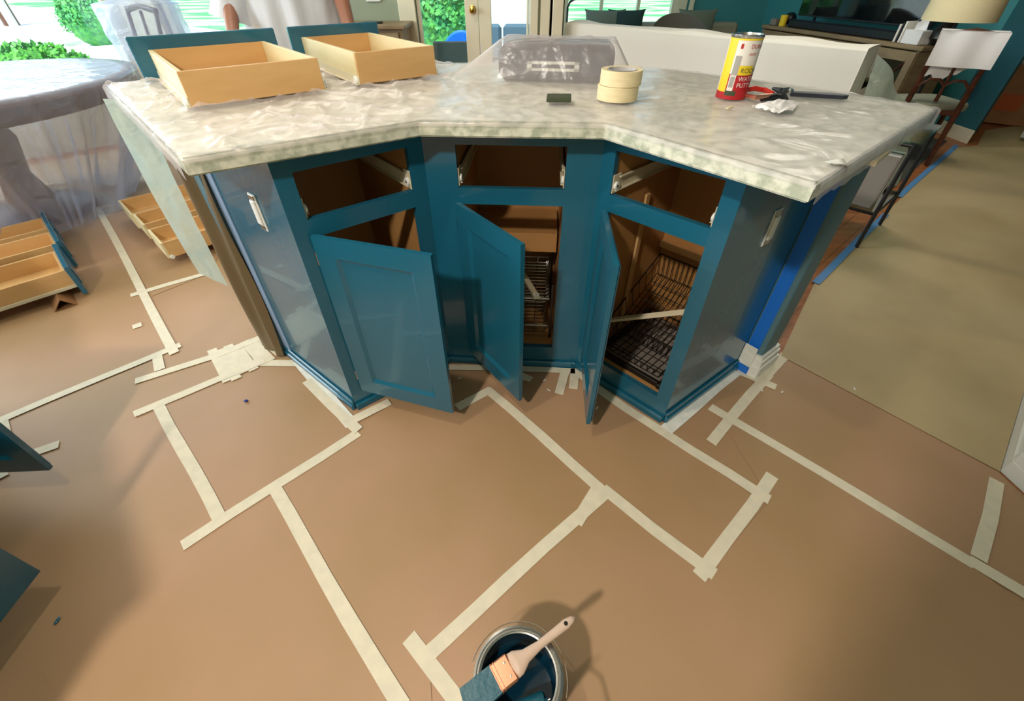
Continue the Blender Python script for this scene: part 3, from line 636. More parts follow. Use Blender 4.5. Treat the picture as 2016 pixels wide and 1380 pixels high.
o_ = [(0, -.012), (L_*0.9, -.014), (L_, -0.002), (L_*0.94, .013), (0, .016)]
MB().prism([(a0 + dd*u + sd*w_)[:2] for u, w_ in o_], ZC+0.009, ZC+0.019).build('grip', 'navy', kn_)
MB().lathe(a0 - dd*0.004 + Z*0.004, [(0, -0.006), (0.010, -0.006), (0.011, 0.0), (0.009, 0.008), (0, 0.008)], 16).build('pivot', 'metal', kn_, smooth=True)
mb = MB(); pa, pb = at(1478, 216, ZC+0.008), at(1572, 206, ZC+0.008); pe = at(1545, 232, ZC+0.008)
def scrap(u, v):
    top = pa.lerp(pb, u); bot = at(1480, 214, ZC+0.008).lerp(pe, u) if u < .8 else at(1480, 214, ZC+0.008).lerp(pe, .8).lerp(at(1560, 222, ZC+0.008), (u-.8)/.2)
    p = top.lerp(bot, v); p.z = ZC + 0.012 + 0.014*abs(noise.noise(Vector((u*5, v*3, 1)))) + 0.012*math.sin(u*3.1)*(1-v); return p
tag(mb.grid(scrap, 24, 10).build('paper_scrap', 'tissue', smooth='all'), 'crumpled white scrap of paper on the plastic near the pliers', 'paper scrap')
mb = MB(); mb.boxf(at(1436, 213, ZC+0.010), Vector((0.7, 0.7, 0)), Vector((-0.7, 0.7, 0)), Z, (-0.016, -0.004, 0), (0.016, 0.004, 0.003), 0.001)
tag(mb.build('wood_chip', 'tapebig'), 'tiny cream splinter lying in front of the putty canister', 'chip')
mb = MB(); q0, q1 = at(1648, 325, ZC+0.008), at(1655, 352, ZT+0.02)
def flap(u, v):
    a = at(1622, 318, ZC+0.007).lerp(at(1660, 312, ZC+0.007), u); b = at(1634, 322, ZC+0.010).lerp(at(1668, 330, ZC-0.004), u); c = at(1655, 345, ZC-0.035).lerp(at(1668, 334, ZC-0.035), u)
    return (a.lerp(b, v*2) if v < .5 else b.lerp(c, v*2-1)) + Vector((0.2, -0.3, 0.2))*0.02*math.sin(u*3)
tag(mb.grid(flap, 10, 14).build('tape_flap', 'tapew', smooth='all'), 'white flap of tape folded over the worktop edge above the blue tape', 'tape')
mb = MB(); mb.boxf(at(1722, 302, ZT-0.001), Vector((0.72, 0.69, 0)), Vector((0.69, -0.72, 0)), Z, (-0.06, -0.012, -0.012), (0.06, 0.02, 0.0), 0.001)
tag(mb.build('wood_shim', 'tapebig'), 'pale wooden shim sticking out under the right worktop edge', 'shim')

# ================================================================== FLOOR PAPER AND TAPE
fp = thing('floor_paper', (0, 1, 0.001), 'brown paper taped over the kitchen floor in overlapping sheets', 'floor covering')
def sheet_(pts, z, m='paper', nm='paper_sheet'):
    P = [at(*p) if len(p) == 2 else Vector((p[0], p[1], 0)) for p in pts]
    return MB().prism([(p.x, p.y) for p in P], z-0.0006, z).build(nm, m, fp)
edge = at(1640, 540), at(1760, 410), at(1880, 292), at(1910, 262)
e0, e1 = at(1545, 640), at(1882, 290); ed = (e1-e0).normalized()
Q = lambda p: (p.x, p.y, 0)
base = [(-5.3, -0.8, 0), (1.55, -0.8, 0), Q(w0 + d2*0.5 - d1*0.01), Q(w0 - d1*0.01), Q(w0 - d1*0.01 - d2*0.3), Q(at(1560, 650)), (0.95, 1.25, 0), (0.6, 1.7, 0), (-1.0, 1.7, 0), (-1.6, 3.3, 0), (-3.2, 4.4, 0), (-5.3, 2.5, 0)]
sheet_(base, 0.0018)
sheet_([(312, 803), (560, 705), (598, 702), (705, 852), (440, 1030)], 0.0028)
sheet_([(540, 968), (705, 855), (765, 795), (965, 772), (1190, 970), (845, 1283), (858, 1520)], 0.0036)
sheet_([(965, 772), (1140, 735), (1300, 846), (1515, 985), (1392, 1130), (1190, 968)], 0.0028)
sheet_([(545, 965), (860, 1520), (250, 1520), (60, 1300), (362, 1073)], 0.0028)
sheet_([(1405, 802), (1450, 735), (1540, 702), (1966, 930), (1935, 1100), (1911, 1108)], 0.0036)
sheet_([(1190, 972), (1390, 1132), (1516, 986), (1403, 802), (1911, 1110), (2400, 1520), (1300, 1520), (930, 1520), (846, 1284)], 0.0044)
sheet_([(2, 832), (352, 682), (196, 414), (-300, 520), (-600, 830)], 0.0028)
sheet_([(198, 414), (300, 584), (410, 540), (480, 420), (330, 330)], 0.0036)
# wrinkled sheet along the passage at the right
pp = thing('passage_paper', at(1850, 500), 'wrinkled tan paper covering the passage floor right of the island', 'floor covering')
def poly_at(pts, v):
    k = min(int(v*(len(pts)-1)), len(pts)-2); return pts[k].lerp(pts[k+1], v*(len(pts)-1) - k)
_pl = [at(1536, 702), at(1603, 558), at(1672, 492), at(1742, 422), at(1812, 352), at(1884, 292), C1 + Vector((0.05, -0.06, 0)), C1 + back + Vector((0.07, 0, 0))]
_pr = [w0 - d1*0.01 - d2*0.002, w0 + d1*0.45 - d2*0.002, w0 + d1*0.9 - d2*0.002, w0 + d1*1.5, Vector((4.2, 2.2, 0)), Vector((5.4, 3.4, 0)), Vector((6.4, 4.6, 0)), Vector((7.2, 5.6, 0))]
PL = lambda v: poly_at(_pl, v); PR = lambda v: poly_at(_pr, v)
def far(u, v):
    a = PL(v)
    b = PR(v)
    p = a.lerp(b, u)
    w = math.sin(v*math.pi)**0.5*max(0, min(1, (u-0.04)*5))*min(1, v*3)
    ridge = max(0, 1 - abs(noise.noise(Vector((p.x*0.35 + p.y*0.9, (p.x - p.y)*0.25, 4.2))))*5.0)
    p.z = 0.0062 + w*(0.034*ridge + 0.012*max(0, noise.noise(Vector((p.x*1.2+p.y*2.5, (p.x-p.y)*0.5, 8.0)))) + 0.004*(1+noise.noise(p*3))); return p
M1 = MB().grid(far, 90, 120); M1.build('paper_sheet', 'paper2', pp, smooth='all')
# hardwood planks left bare between the paper and the island / rug
pd = (at(1880, 292) - at(1600, 560)).normalized(); ps = Vector((-pd.y, pd.x, 0)); po = at(1560, 620); po.z = 0
for i in range(-1, 9):
    off = (i*0.37) % 0.9
    for j in range(-1, 6):
        u0 = j*0.9 - off; a = po + pd*u0 + ps*(i*0.083)
        if (a + pd*0.9).x < 1.0 or a.y > 5.2 or i*0.083 > 0.75: continue
        mb = MB(); mb.boxf(a, pd, ps, Z, (0.001, 0.001, 0.0002), (0.899, 0.0815, 0.0022 + 0.0006*((i*7+j*3) % 3)/3), 0.0004)
        if min(v.x for v in mb.v) < 0.90: continue
        o = mb.build('plank', 'oak', floor)
# masking tape
def tape(a, b, m='tape', w=0.036, z=0.0052, par=fp, w2=None):
    a, b = at(*a), at(*b); d = b - a; L = d.length; d.normalize(); s = Vector((-d.y, d.x, 0)); n = max(1, int(L/0.12)); top = []
    vs = []; ph = a.x*7
    for k in range(n+1):
        t = k/n; wv = 0.0025*math.sin(t*6.0+ph)*(L > 0.3); c = a + d*(L*t) + s*wv; hw = w/2*(1 + 0.05*noise.noise(Vector((t*7, ph, 0))))
        for sg in (-1, 1):
            e = c + s*hw*sg
            if k in (0, n): e += d*(0.004*noise.noise(Vector((ph, sg, k))))
            vs += [Vector((e.x, e.y, z)), Vector((e.x, e.y, z+0.0005))]
    fs = []
    for k in range(n):
        i = 4*k; fs += [(i+1, i+5, i+7, i+3), (i, i+1, i+5, i+4)[::-1], (i+2, i+3, i+7, i+6)]
    i = 4*n; fs += [(0, 1, 3, 2), (i, i+2, i+3, i+1)]
    return MB().add(vs, fs).build('tape_strip', m, par)
T = [((360, 1076), (706, 853)), ((315, 802), (440, 1034)), ((264, 818), (446, 742)), ((540, 962), (792, 1395)), ((268, 752), (432, 700)), ((-10, 834), (356, 680)),
     ((310, 700), (316, 730)), ((193, 410), (346, 697)), ((258, 583), (412, 538)), ((185, 414), (236, 402)), ((495, 716), (588, 717)),
     ((900, 804), (968, 768)), ((960, 768), (1192, 972)), ((1186, 964), (1405, 1134)), ((1192, 970), (842, 1288)), ((1174, 966), (1134, 1032)), ((805, 1255), (915, 1400)),
     ((1168, 762), (1306, 854)), ((1296, 846), (1514, 986)), ((1520, 938), (1376, 1138)), ((1398, 802), (1914, 1110)),
     ((1398, 872), (1512, 738)), ((1500, 750), (1546, 700)), ((1450, 732), (1526, 764)), ((1962, 948), (1926, 1102)), ((1906, 1104), (2040, 1184)),
     ((60, 896), (118, 876)), ((-12, 945), (16, 930)), ((4, 828), (12, 862)), ((1970, 268), (2030, 276)), ((262, 646), (280, 640))]
for k, (a, b) in enumerate(T): tape(a, b, z=0.0050 + 0.0003*(k % 4))
# doubled strips along the cabinet feet
for k, (a, b, w_) in enumerate([((588, 712), (694, 838), 0.045), ((604, 752), (706, 850), 0.036), ((690, 832), (768, 793), 0.036), ((1310, 848), (1448, 732), 0.045),
                             ((885, 724), (1132, 732), 0.030), ((1020, 738), (1046, 750), 0.03), ((1112, 734), (1100, 778), 0.034), ((1132, 728), (1128, 768), 0.034), ((1138, 736), (1172, 762), 0.036)]):
    tape(a, b, 'tapew' if k in (0, 3) else 'tape', w_, 0.0062 + 0.0003*(k % 3))
# the block of many short strips near the left corner
for k in range(7):
    t = k/6; a = (418 + 16*k, 690 - 4*k + 4*(k % 2)); b = (450 + 17*k, 752 - 9*k + 5*(k % 2)); tape(a, b, 'tape', 0.036, 0.0060 + 0.0003*(k % 3))
tape((428, 702), (512, 668), 'tape', 0.036, 0.0072); tape((440, 745), (522, 712), 'tape', 0.036, 0.0072)
# blue tape along the passage paper
tape((1603, 560), (1742, 424), 'bluetape2', 0.036, 0.0100, pp); tape((1768, 390), (1882, 288), 'bluetape2', 0.036, 0.0100, pp)
tape((1886, 262), (1912, 248), 'bluetape2', 0.04, 0.0080, pp); tape((2010, 282), (2020, 258), 'tapew', 0.06, 0.045, pp)
# paint spots and chips
mb = MB(); mb.blob(at(484, 789, 0.008), (0.008, 0.006, 0.005), 2, 0.3); tag(mb.build('paint_chip', 'blueblob', smooth=True), 'small blue blob of dried paint on the paper left of the island', 'paint chip')
mb = MB(); mb.blob(at(112, 1222, 0.005), (0.004, 0.009, 0.0015), 2, 0.3); tag(mb.build('paint_chip', 'teal', smooth=True), 'teal paint fleck on the paper near the lower left door', 'paint chip')
for (u, v, nm) in ((1030, 748, 0), (1072, 748, 0), (1080, 768, 0), (1165, 800, 0), (1176, 803, 0), (1500, 768, 0), (1540, 772, 0), (1682, 765, 0), (905, 745, 0)):
    mb = MB(); mb.boxf(at(u, v, 0.0062), Vector((math.cos(u), math.sin(u), 0)), Vector((-math.sin(u), math.cos(u), 0)), Z, (-0.007, -0.002, 0), (0.007, 0.003, 0.0008)); mb.build('tape_scrap', 'tapew', fp)

# ================================================================== PAINT TIN AND BRUSH
tc_ = Vector((0.010, 0.206, 0.0055)); tn = thing('paint_tin', tc_, 'open metal tin of dark teal paint in the foreground', 'paint tin')
r = 0.0825; h = 0.188
MB().lathe(tc_, [(0, 0.002), (r-0.002, 0.002), (r-0.001, 0), (r, 0.002), (r, h-0.006), (r+0.003, h-0.005), (r+0.003, h), (r-0.001, h+0.001), (r-0.003, h-0.003), (r-0.006, h-0.003), (r-0.008, h), (r-0.011, h-0.001), (r-0.011, h-0.008)], 64).build('body', 'metal', tn, smooth=True)
MB().lathe(tc_, [(r-0.0112, h-0.009), (r-0.004, h-0.012), (r-0.004, 0.125), (r-0.004, 0.10)], 64).build('inner_wall', 'wetpaint', tn, smooth=True)
MB().lathe(tc_, [(r-0.0042, 0.118), (0.0, 0.118)], 48).build('paint', 'wetpaint', tn)
ax = Vector((-0.95, 0.30, 0)).normalized(); bk = Vector((0.28, 0.93, -0.22)).normalized(); ec = tc_ + Z*(h-0.022)
for sg in (1, -1): MB().lathe(ec + ax*sg*(r-0.001), [(0, 0.006), (0.007, 0.005), (0.009, 0)], 12, ax*sg).build('handle_ear', 'metal', tn, smooth=True)
MB().tube([ec + ax*(r+0.012)*math.cos(t*math.pi/24) + bk*(r+0.026)*math.sin(t*math.pi/24) for t in range(25)], 0.0012, 6).build('wire_handle', 'chrome', tn, smooth=True)
br = thing('paint_brush', at(1020, 1320, 0.2), 'angled paint brush with pale wooden handle and copper ferrule lying across the paint tin', 'brush')
zb = tc_.z + h + 0.010
b0, b1 = at(966, 1346, zb+0.004), at(1131, 1215, zb+0.016); bd = (b1-b0).normalized(); bs = bd.cross(Z).normalized(); bu = bs.cross(bd).normalized(); Lb = (b1-b0).length
def loft(mb, secs, n=16):
    vs = []
    for (u, w_, t_, sh_) in secs:
        for k in range(n):
            a = 2*math.pi*k/n; vs.append(b0 + bd*u + bs*(w_*math.cos(a) + sh_) + bu*t_*math.sin(a))
    m_ = len(secs); fs = [(i*n+k, i*n+(k+1) % n, (i+1)*n+(k+1) % n, (i+1)*n+k) for i in range(m_-1) for k in range(n)] + [tuple(reversed(range(n))), tuple(range((m_-1)*n, m_*n))]
    return mb.add(vs, fs)
loft(MB(), [(0.045, 0.023, 0.0075, 0), (0.060, 0.022, 0.0075, 0), (0.078, 0.0125, 0.007, 0), (0.11, 0.008, 0.006, 0), (0.15, 0.0085, 0.0055, 0), (Lb-0.022, 0.0095, 0.005, 0), (Lb-0.008, 0.007, 0.004, 0), (Lb, 0.003, 0.002, 0)]).build('handle', 'brushwood', br, smooth='all')
mb = MB(); mb.lathe(b0 + bd*(Lb-0.022) + bu*0.0046, [(0.0, 0.0008), (0.004, 0.0008), (0.0042, 0)], 14, bu); mb.build('hanging_hole', 'dark', br)
mb = MB(); mb.boxf(b0, bd, bs, bu, (0.008, -0.0245, -0.0085), (0.048, 0.0245, 0.0085), 0.003); fe_ = mb.build('ferrule', 'copper', br)
for u in (0.012, 0.018): mb = MB(); mb.boxf(b0, bd, bs, bu, (u, -0.0250, -0.009), (u+0.0025, 0.0250, 0.009), 0.001); mb.build('crimp', 'copper', fe_)
for sx in (-0.012, 0.012): MB().lathe(b0 + bd*0.038 + bs*sx + bu*0.0084, [(0, 0.001), (0.002, 0.0008), (0.0022, 0)], 8, bu).build('nail', 'chrome', fe_)
o_ = [(0.012, -0.0245), (0.012, 0.0245), (-0.040, 0.028), (-0.058, 0.012), (-0.052, -0.024)]
vs = [b0 + bd*u + bs*w_ + bu*t_ for t_ in (-0.008, 0.008) for u, w_ in o_]; n = 5
MB().add(vs, [tuple(range(5)), tuple(reversed(range(5, 10)))] + [(i, 5+i, 5+(i+1) % 5, (i+1) % 5) for i in range(5)]).build('bristles', 'bristle', br)
rl = thing('mini_roller', at(1060, 1362, 0.15), 'small paint-soaked foam roller standing in the paint tin', 'paint roller')
ra, rb = Vector((0.010, 0.158, 0.155)), Vector((0.062, 0.172, 0.168)); rdir = (rb-ra).normalized()
MB().lathe(ra, [(0, 0), (0.016, 0.0), (0.019, 0.004), (0.019, (rb-ra).length-0.004), (0.016, (rb-ra).length), (0, (rb-ra).length)], 24, rdir).build('foam_sleeve', 'bristle', rl, smooth=True)
MB().tube([rb, rb + rdir*0.010, Vector((0.080, 0.160, 0.199)), Vector((0.105, 0.145, 0.2)), Vector((0.13, 0.10, 0.17))], 0.003, 8).build('wire_frame', 'metal', rl, smooth=True)
MB().lathe(rb, [(0, 0.005), (0.006, 0.004), (0.007, 0)], 12, rdir).build('end_cap', 'teal', rl, smooth=True)

# ================================================================== DRAWERS ON THE FLOOR (left)
def stand(c, d, label, L=0.3):
    d = d.normalized(); s = Vector((-d.y, d.x, 0)); c = Vector((c.x, c.y, 0.0040)); w_, hh, t_ = 0.045, 0.050, 0.003
    tri = [(-w_, 0), (w_, 0), (0, hh)]; tin = [(-w_+0.007, 0.003), (w_-0.007, 0.003), (0, hh-0.006)]; vs = []
    for u in (-L/2, L/2):
        for q in (tri, tin): vs += [c + d*u + s*a + Z*b for a, b in q]
    fs = []
    for k in range(3):
        j = (k+1) % 3; fs += [(k, j, 6+j, 6+k), (3+k, 9+k, 9+j, 3+j), (k, 3+k, 3+j, j), (6+k, 6+j, 9+j, 9+k)]
    return tag(MB().add(vs, fs).build('cardboard_stand', 'cardboard'), label, 'stand')
zf_ = 0.056
e1_ = Vector((0.69, 0.72, 0)).normalized(); n1_ = Vector((-0.72, 0.69, 0)).normalized()
def floor_drawer(pr, w, label, group, h=0.086, L=0.52, fh=0.15):
    """right near corner pr of the rim; long side runs to the lower left along -e1_, front panel at the right end"""
    t = thing('drawer', pr + n1_*w/2 - e1_*L/2 + Z*(zf_-pr.z), label, 'drawer', group); o = Vector((pr.x, pr.y, zf_)); th = 0.013; ex_ = -e1_; ey_ = n1_
    def bx(nm, m, a, b, bev=0.001, par=t): return MB().boxf(o, ex_, ey_, Z, a, b, bev).build(nm, m, par)
    bx('side_wall', 'maple', (0, 0, 0), (L, th, h)); bx('side_wall', 'maple', (0, w-th, 0), (L, w, h)); bx('end_wall', 'maple', (0, th, 0), (th, w-th, h)); bx('end_wall', 'maple', (L-th, th, 0), (L, w-th, h))
    bx('bottom', 'maple', (th, th, 0.01), (L-th, w-th, 0.016), 0)
    s = bx('drawer_slide', 'slide', (0, -0.010, -0.001), (L, -0.0002, 0.012), 0)
    f = bx('drawer_front', 'teal', (-0.020, -0.028, -0.04), (-0.0005, w+0.026, fh-0.04), 0.003); bx('raised_field', 'teal', (-0.024, 0.02, -0.005), (-0.019, w-0.02, fh-0.075), 0.002, f)
    return t
floor_drawer(at(128, 532, 0.142), 0.275, 'nearest of the three teal-fronted drawers on the floor at the left edge', 'teal-fronted drawers on the floor')
floor_drawer(at(113, 484, 0.142) + n1_*0.03, 0.205, 'middle of the three teal-fronted drawers on the floor at the left edge', 'teal-fronted drawers on the floor')
floor_drawer(at(113, 484, 0.142) + n1_*0.295, 0.20, 'farthest of the three teal-fronted drawers, against the plastic-draped table', 'teal-fronted drawers on the floor')
pc_ = at(150, 585, 0.03)
stand(at(128, 600) + n1_*0.10 , n1_, 'open triangular cardboard prism under the nearest teal-fronted drawer')
def end_drawer(pn, w, label, L=0.50, h=0.086):
    """narrow end facing lower left; pn its near corner, runs along e1_"""
    t = thing('drawer', Vector((pn.x, pn.y, zf_)) + n1_*w/2 + e1_*L/2, label, 'drawer', 'plain wooden drawers on the floor'); o = Vector((pn.x, pn.y, zf_)); th = 0.012
    def bx(nm, m, a, b, bev=0.001, par=t): return MB().boxf(o, e1_, n1_, Z, a, b, bev).build(nm, m, par)
    bx('side_wall', 'maple', (th, 0, 0), (L, th, h)); bx('side_wall', 'maple', (th, w-th, 0), (L, w, h)); bx('end_wall', 'creamside', (0, 0, 0), (th, w, h)); bx('end_wall', 'maple', (L-th, th, 0), (L, w-th, h)); bx('bottom', 'maple', (th, th, 0.01), (L-th, w-th, 0.016), 0)
    for yy in (0.0, w):
        MB().lathe(o + n1_*yy + Z*0.004 + e1_*0.02, [(0, 0.006), (0.010, 0.006), (0.012, 0.0)], 12, n1_*(-1 if yy == 0 else 1)).build('slide_roller', 'roller', t, smooth=True)
end_drawer(at(315, 480, 0.142), 0.235, 'nearest of three plain wooden drawers standing behind the hanging plastic strip')
end_drawer(at(280, 443, 0.142), 0.205, 'middle of three plain wooden drawers standing behind the hanging plastic strip')
end_drawer(at(257, 423, 0.142), 0.30, 'farthest of three plain wooden drawers, beside the plastic-draped table')
stand(at(352, 512) + e1_*0.10 + n1_*0.05, n1_, 'small cardboard prism under the nearest plain wooden drawer', 0.22)

# ================================================================== OPEN CABINET BEYOND THE LEFT EDGE (its two hanging doors reach into view)
sk = thing('sink_cabinet', (-1.9, 0.1, 0), 'teal sink base cabinet at the left edge with two dark doors hanging open', 'cabinet')
fs_ = Fr((-2.0, 0.98), (-1.0, -0.10)); fs_.n = -fs_.n if fs_.n.dot(Vector((1, 1, 0))) < 0 else fs_.n
mb = MB(); fs_.box(mb, (0, fs_.L), (-0.55, -0.02), (0.10, 0.876)); fs_.box(mb, (0.0, fs_.L), (-0.55, -0.08), (0.006, 0.10)); mb.build('body', 'teal', sk)
mb = MB(); fs_.box(mb, (-0.02, fs_.L+0.02), (-0.57, 0.02), (0.8765, 0.914), 0.004); mb.build('worktop', 'granite', sk)
mb = MB(); fs_.box(mb, (0, fs_.L), (-0.02, 0), (0.10, 0.12)); fs_.box(mb, (0, fs_.L), (-0.02, 0), (0.70, 0.876)); fs_.box(mb, (0, 0.05), (-0.02, 0), (0.12, 0.70)); fs_.box(mb, (fs_.L-0.05, fs_.L), (-0.02, 0), (0.12, 0.70)); mb.build('face_frame', 'teal', sk)
def hung_door(c, dirv, L=0.37):
    dirv = Vector((*dirv, 0)).normalized(); h_ = c + dirv*L; f, d = make_door(sk, (h_.x, h_.y), (c.x, c.y), 0.100, 0.69); return d
c1_ = at(98, 926, 0.100); hung_door(c1_, (-1.0, -0.05)); c2_ = at(80, 1124, 0.100); hung_door(c2_, (0.0, -1.0))

# ================================================================== TABLE UNDER CLEAR PLASTIC
TC = Vector((-3.10, 2.75, 0)); TZ = 0.74
def ell(a, rx, ry, rot=R(-8)): 
    x, y = rx*math.cos(a), ry*math.sin(a); return Vector((x*math.cos(rot)-y*math.sin(rot), x*math.sin(rot)+y*math.cos(rot), 0))
tb = thing('dining_table', TC, 'brown oval dining table seen through clear plastic by the breakfast window', 'table')
N_ = 64
mb = MB(); e_ = [TC + ell(2*math.pi*k/N_, 0.80, 0.90) for k in range(N_)]; mb.prism([(p.x, p.y) for p in e_], TZ-0.03, TZ); mb.build('tabletop', 'tablewood', tb)
mb = MB(); vs = []; 
for k in range(N_):
    a = 2*math.pi*k/N_; vs += [TC + ell(a, 0.72, 0.82) + Z*(TZ-0.12), TC + ell(a, 0.72, 0.82) + Z*(TZ-0.03)]
mb.add(vs, [(2*k, 2*((k+1) % N_), 2*((k+1) % N_)+1, 2*k+1) for k in range(N_)]); mb.build('apron', 'darkwood', tb)
MB().lathe(TC, [(0, 0.004), (0.30, 0.004), (0.30, 0.05), (0.12, 0.10), (0.08, 0.25), (0.13, 0.45), (0.09, 0.60), (0.16, 0.62), (0.16, TZ-0.03), (0, TZ-0.03)], 32).build('pedestal', 'tablewood', tb, smooth=True)
def chair(loc, rz, label, name='dining_chair', wood='darkwood', group=None, sc=1.0):
    t = thing(name, loc, label, 'chair', group); c, s_ = math.cos(rz)*sc, math.sin(rz)*sc; ex = Vector((c, s_, 0)); ey = Vector((-s_, c, 0)); o = Vector(loc); Z = Vector((0, 0, sc))
    for sx in (-1, 1):
        MB().tube([o + ex*sx*0.20 + ey*0.20 + Z*0.0, o + ex*sx*0.20 + ey*0.20 + Z*0.44], [0.014, 0.02], 8).build('leg', wood, t)
        MB().tube([o + ex*sx*0.19 - ey*0.25, o + ex*sx*0.19 - ey*0.20 + Z*0.44, o + ex*sx*0.185 - ey*0.21 + Z*0.7, o + ex*sx*0.20 - ey*0.27 + Z*0.99], [0.016, 0.02, 0.018, 0.014], 8).build('leg', wood, t)
    MB().boxf(o, ex, ey, Z, (-0.215, -0.215, 0.40), (0.215, 0.215, 0.44), 0.004).build('seat_frame', wood, t)
    MB().blob(o + Z*0.452, (0.225*sc, 0.225*sc, 0.04*sc), 3, 0.02, sq=0.35).build('seat', 'seat', t, smooth='all')
    MB().tube([o + ex*-0.20 - ey*0.27 + Z*0.97, o - ey*0.265 + Z*1.0, o + ex*0.20 - ey*0.27 + Z*0.97], 0.02, 8).build('top_rail', wood, t, smooth=True)
    for sg in (-1, 1):
        MB().tube([o - ey*0.222 + Z*0.62 + ex*0.0, o - ey*0.222 + ex*sg*0.05 + Z*0.66, o - ey*0.224 + ex*sg*0.12 + Z*0.66, o - ey*0.222 + ex*sg*0.18 + Z*0.60], [0.010, 0.011, 0.010, 0.009], 8).build('splat_arch', wood, t, smooth=True)
    MB().tube([o - ey*0.222 + Z*0.50, o - ey*0.222 + Z*0.62, o - ey*0.235 + Z*0.8, o - ey*0.26 + Z*0.97], [0.014, 0.010, 0.010, 0.012], 8).build('splat', wood, t, smooth=True)
    return t
chair((-2.98, 4.0, 0.003), R(150), 'wooden chair under clear plastic behind the dining table, by the corner trim')
def drape(u, v):
    a = 2*math.pi*u; fold = noise.noise(Vector((math.cos(a)*5, math.sin(a)*5, 1.0 + v*0.6))); f2_ = noise.noise(Vector((math.cos(a)*13, math.sin(a)*13, 2 + v*1.2)))
    if v < 0.18:
        k = v/0.18; p = TC + ell(a, 0.81*k, 0.91*k); p.z = TZ + 0.004 + 0.004*abs(noise.noise(p*9)); return p
    k = (v-0.18)/0.82; sh_ = 1.0 - 0.42*k**1.4; p = TC + ell(a, 0.825*sh_, 0.925*sh_)
    p += (p - TC).normalized()*((fold*0.16 + f2_*0.07)*min(1, k*2.2) + 0.004); p.z = TZ + 0.002 - (TZ - 0.012)*k
    p.z = max(p.z, 0.012); return p
tag(MB().grid(drape, 260, 60).build('plastic_drape', 'plastic_table', smooth='all'), 'clear crinkled plastic draped over the oval dining table down to the floor', 'plastic sheet')
cz = Vector((-2.85, 4.22, 0))
def cdr(u, v):
    a = 2*math.pi*u; rr_ = lerp(0.02, 0.27, min(1, v*3)) + 0.03*noise.noise(Vector((math.cos(a)*3, math.sin(a)*3, v*4))); return cz + Vector((math.cos(a)*rr_, math.sin(a)*rr_ , 1.07 - 0.05*min(1, v*3) - 0.55*max(0, v-0.33)))
tag(MB().grid(cdr, 40, 24).build('chair_cover', 'plastic_table', smooth='all'), 'clear plastic cover peaked over the chair back by the corner trim', 'plastic sheet')

# ================================================================== PERSON
pp_ = Vector((-1.14, 2.86, 0.003))
def skin_mesh(name, verts, edges, radii, m, parent, root=0, sub=2):
    me = bpy.data.meshes.new(name); off = root_loc(parent); me.from_pydata([tuple(Vector(v)-off) for v in verts], edges, [])
    o = bpy.data.objects.new(name, me); COL.objects.link(o)
    md = o.modifiers.new('s', 'SKIN'); md.use_smooth_shade = True
    for k, r_ in enumerate(radii):
        d = me.skin_vertices[0].data[k]; d.radius = r_ if isinstance(r_, tuple) else (r_, r_); d.use_root = (k == root)
    sd = o.modifiers.new('sub', 'SUBSURF'); sd.levels = sub; sd.render_levels = sub
    dg = bpy.context.evaluated_depsgraph_get(); m2 = bpy.data.meshes.new_from_object(o.evaluated_get(dg)); bpy.data.objects.remove(o)
    m2.materials.clear(); m2.materials.append(M[m]); m2.polygons.foreach_set('use_smooth', [True]*len(m2.polygons))
    o = bpy.data.objects.new(name, m2); COL.objects.link(o); o.parent = parent; return o
pe = thing('person', pp_, 'person in a loose white T-shirt standing behind the worktop, seen at the waist', 'person')
q = lambda x, y, z: pp_ + Vector((x, y, z))
V_ = [q(0, 0, .95), q(0, 0, 1.12), q(0, .01, 1.30), q(0, 0, 1.44), q(0, -.01, 1.52), q(0, -.03, 1.60), q(0, -.03, 1.70),
      q(-.10, 0, .90), q(-.12, -.01, .50), q(-.13, .03, .09), q(-.14, -.10, .035), q(.10, 0, .90), q(.12, -.01, .50), q(.13, .03, .09), q(.14, -.10, .035),
      q(-.19, 0, 1.42), q(-.27, -.02, 1.16), q(-.24, -.20, .98), q(-.22, -.26, .95), q(.19, 0, 1.42), q(.27, -.02, 1.16), q(.33, -.16, .98), q(.34, -.22, .95)]
E_ = [(0, 1), (1, 2), (2, 3), (3, 4), (4, 5), (5, 6), (0, 7), (7, 8), (8, 9), (9, 10), (0, 11), (11, 12), (12, 13), (13, 14), (3, 15), (15, 16), (16, 17), (17, 18), (3, 19), (19, 20), (20, 21), (21, 22)]
Rr = [(.15, .11), (.14, .10), (.16, .11), (.12, .08), .055, (.075, .09), (.07, .085), .09, .06, .042, .035, .09, .06, .042, .035, .06, .045, .032, .028, .06, .045, .032, .028]
body = skin_mesh('body', V_, E_, Rr, 'skin', pe)
for sg, w_, dr in ((-1, V_[18], Vector((0.05, -0.06, -0.02))), (1, V_[22], Vector((0.01, -0.07, -0.03)))):
    side = Vector((dr.y, -dr.x, 0)).normalized()
    for k in range(4):
        o_f = side*(k-1.5)*0.019; a = w_ + dr*0.9 + o_f; l_ = [0.6, .75, .7, .52][k]
        skin_mesh('finger', [w_ + dr*0.2 + o_f*0.6, a, a + dr*l_ + Z*-0.008, a + dr*l_*1.5 + Z*-0.03], [(0, 1), (1, 2), (2, 3)], [.011, .009, .0085, .007], 'skin', pe, sub=1)
    skin_mesh('thumb', [w_ + dr*0.1 + side*0.02*-sg, w_ + dr*0.5 + side*0.045*-sg, w_ + dr*1.0 + side*0.05*-sg + Z*-0.01], [(0, 1), (1, 2)], [.013, .010, .008], 'skin', pe, sub=1)
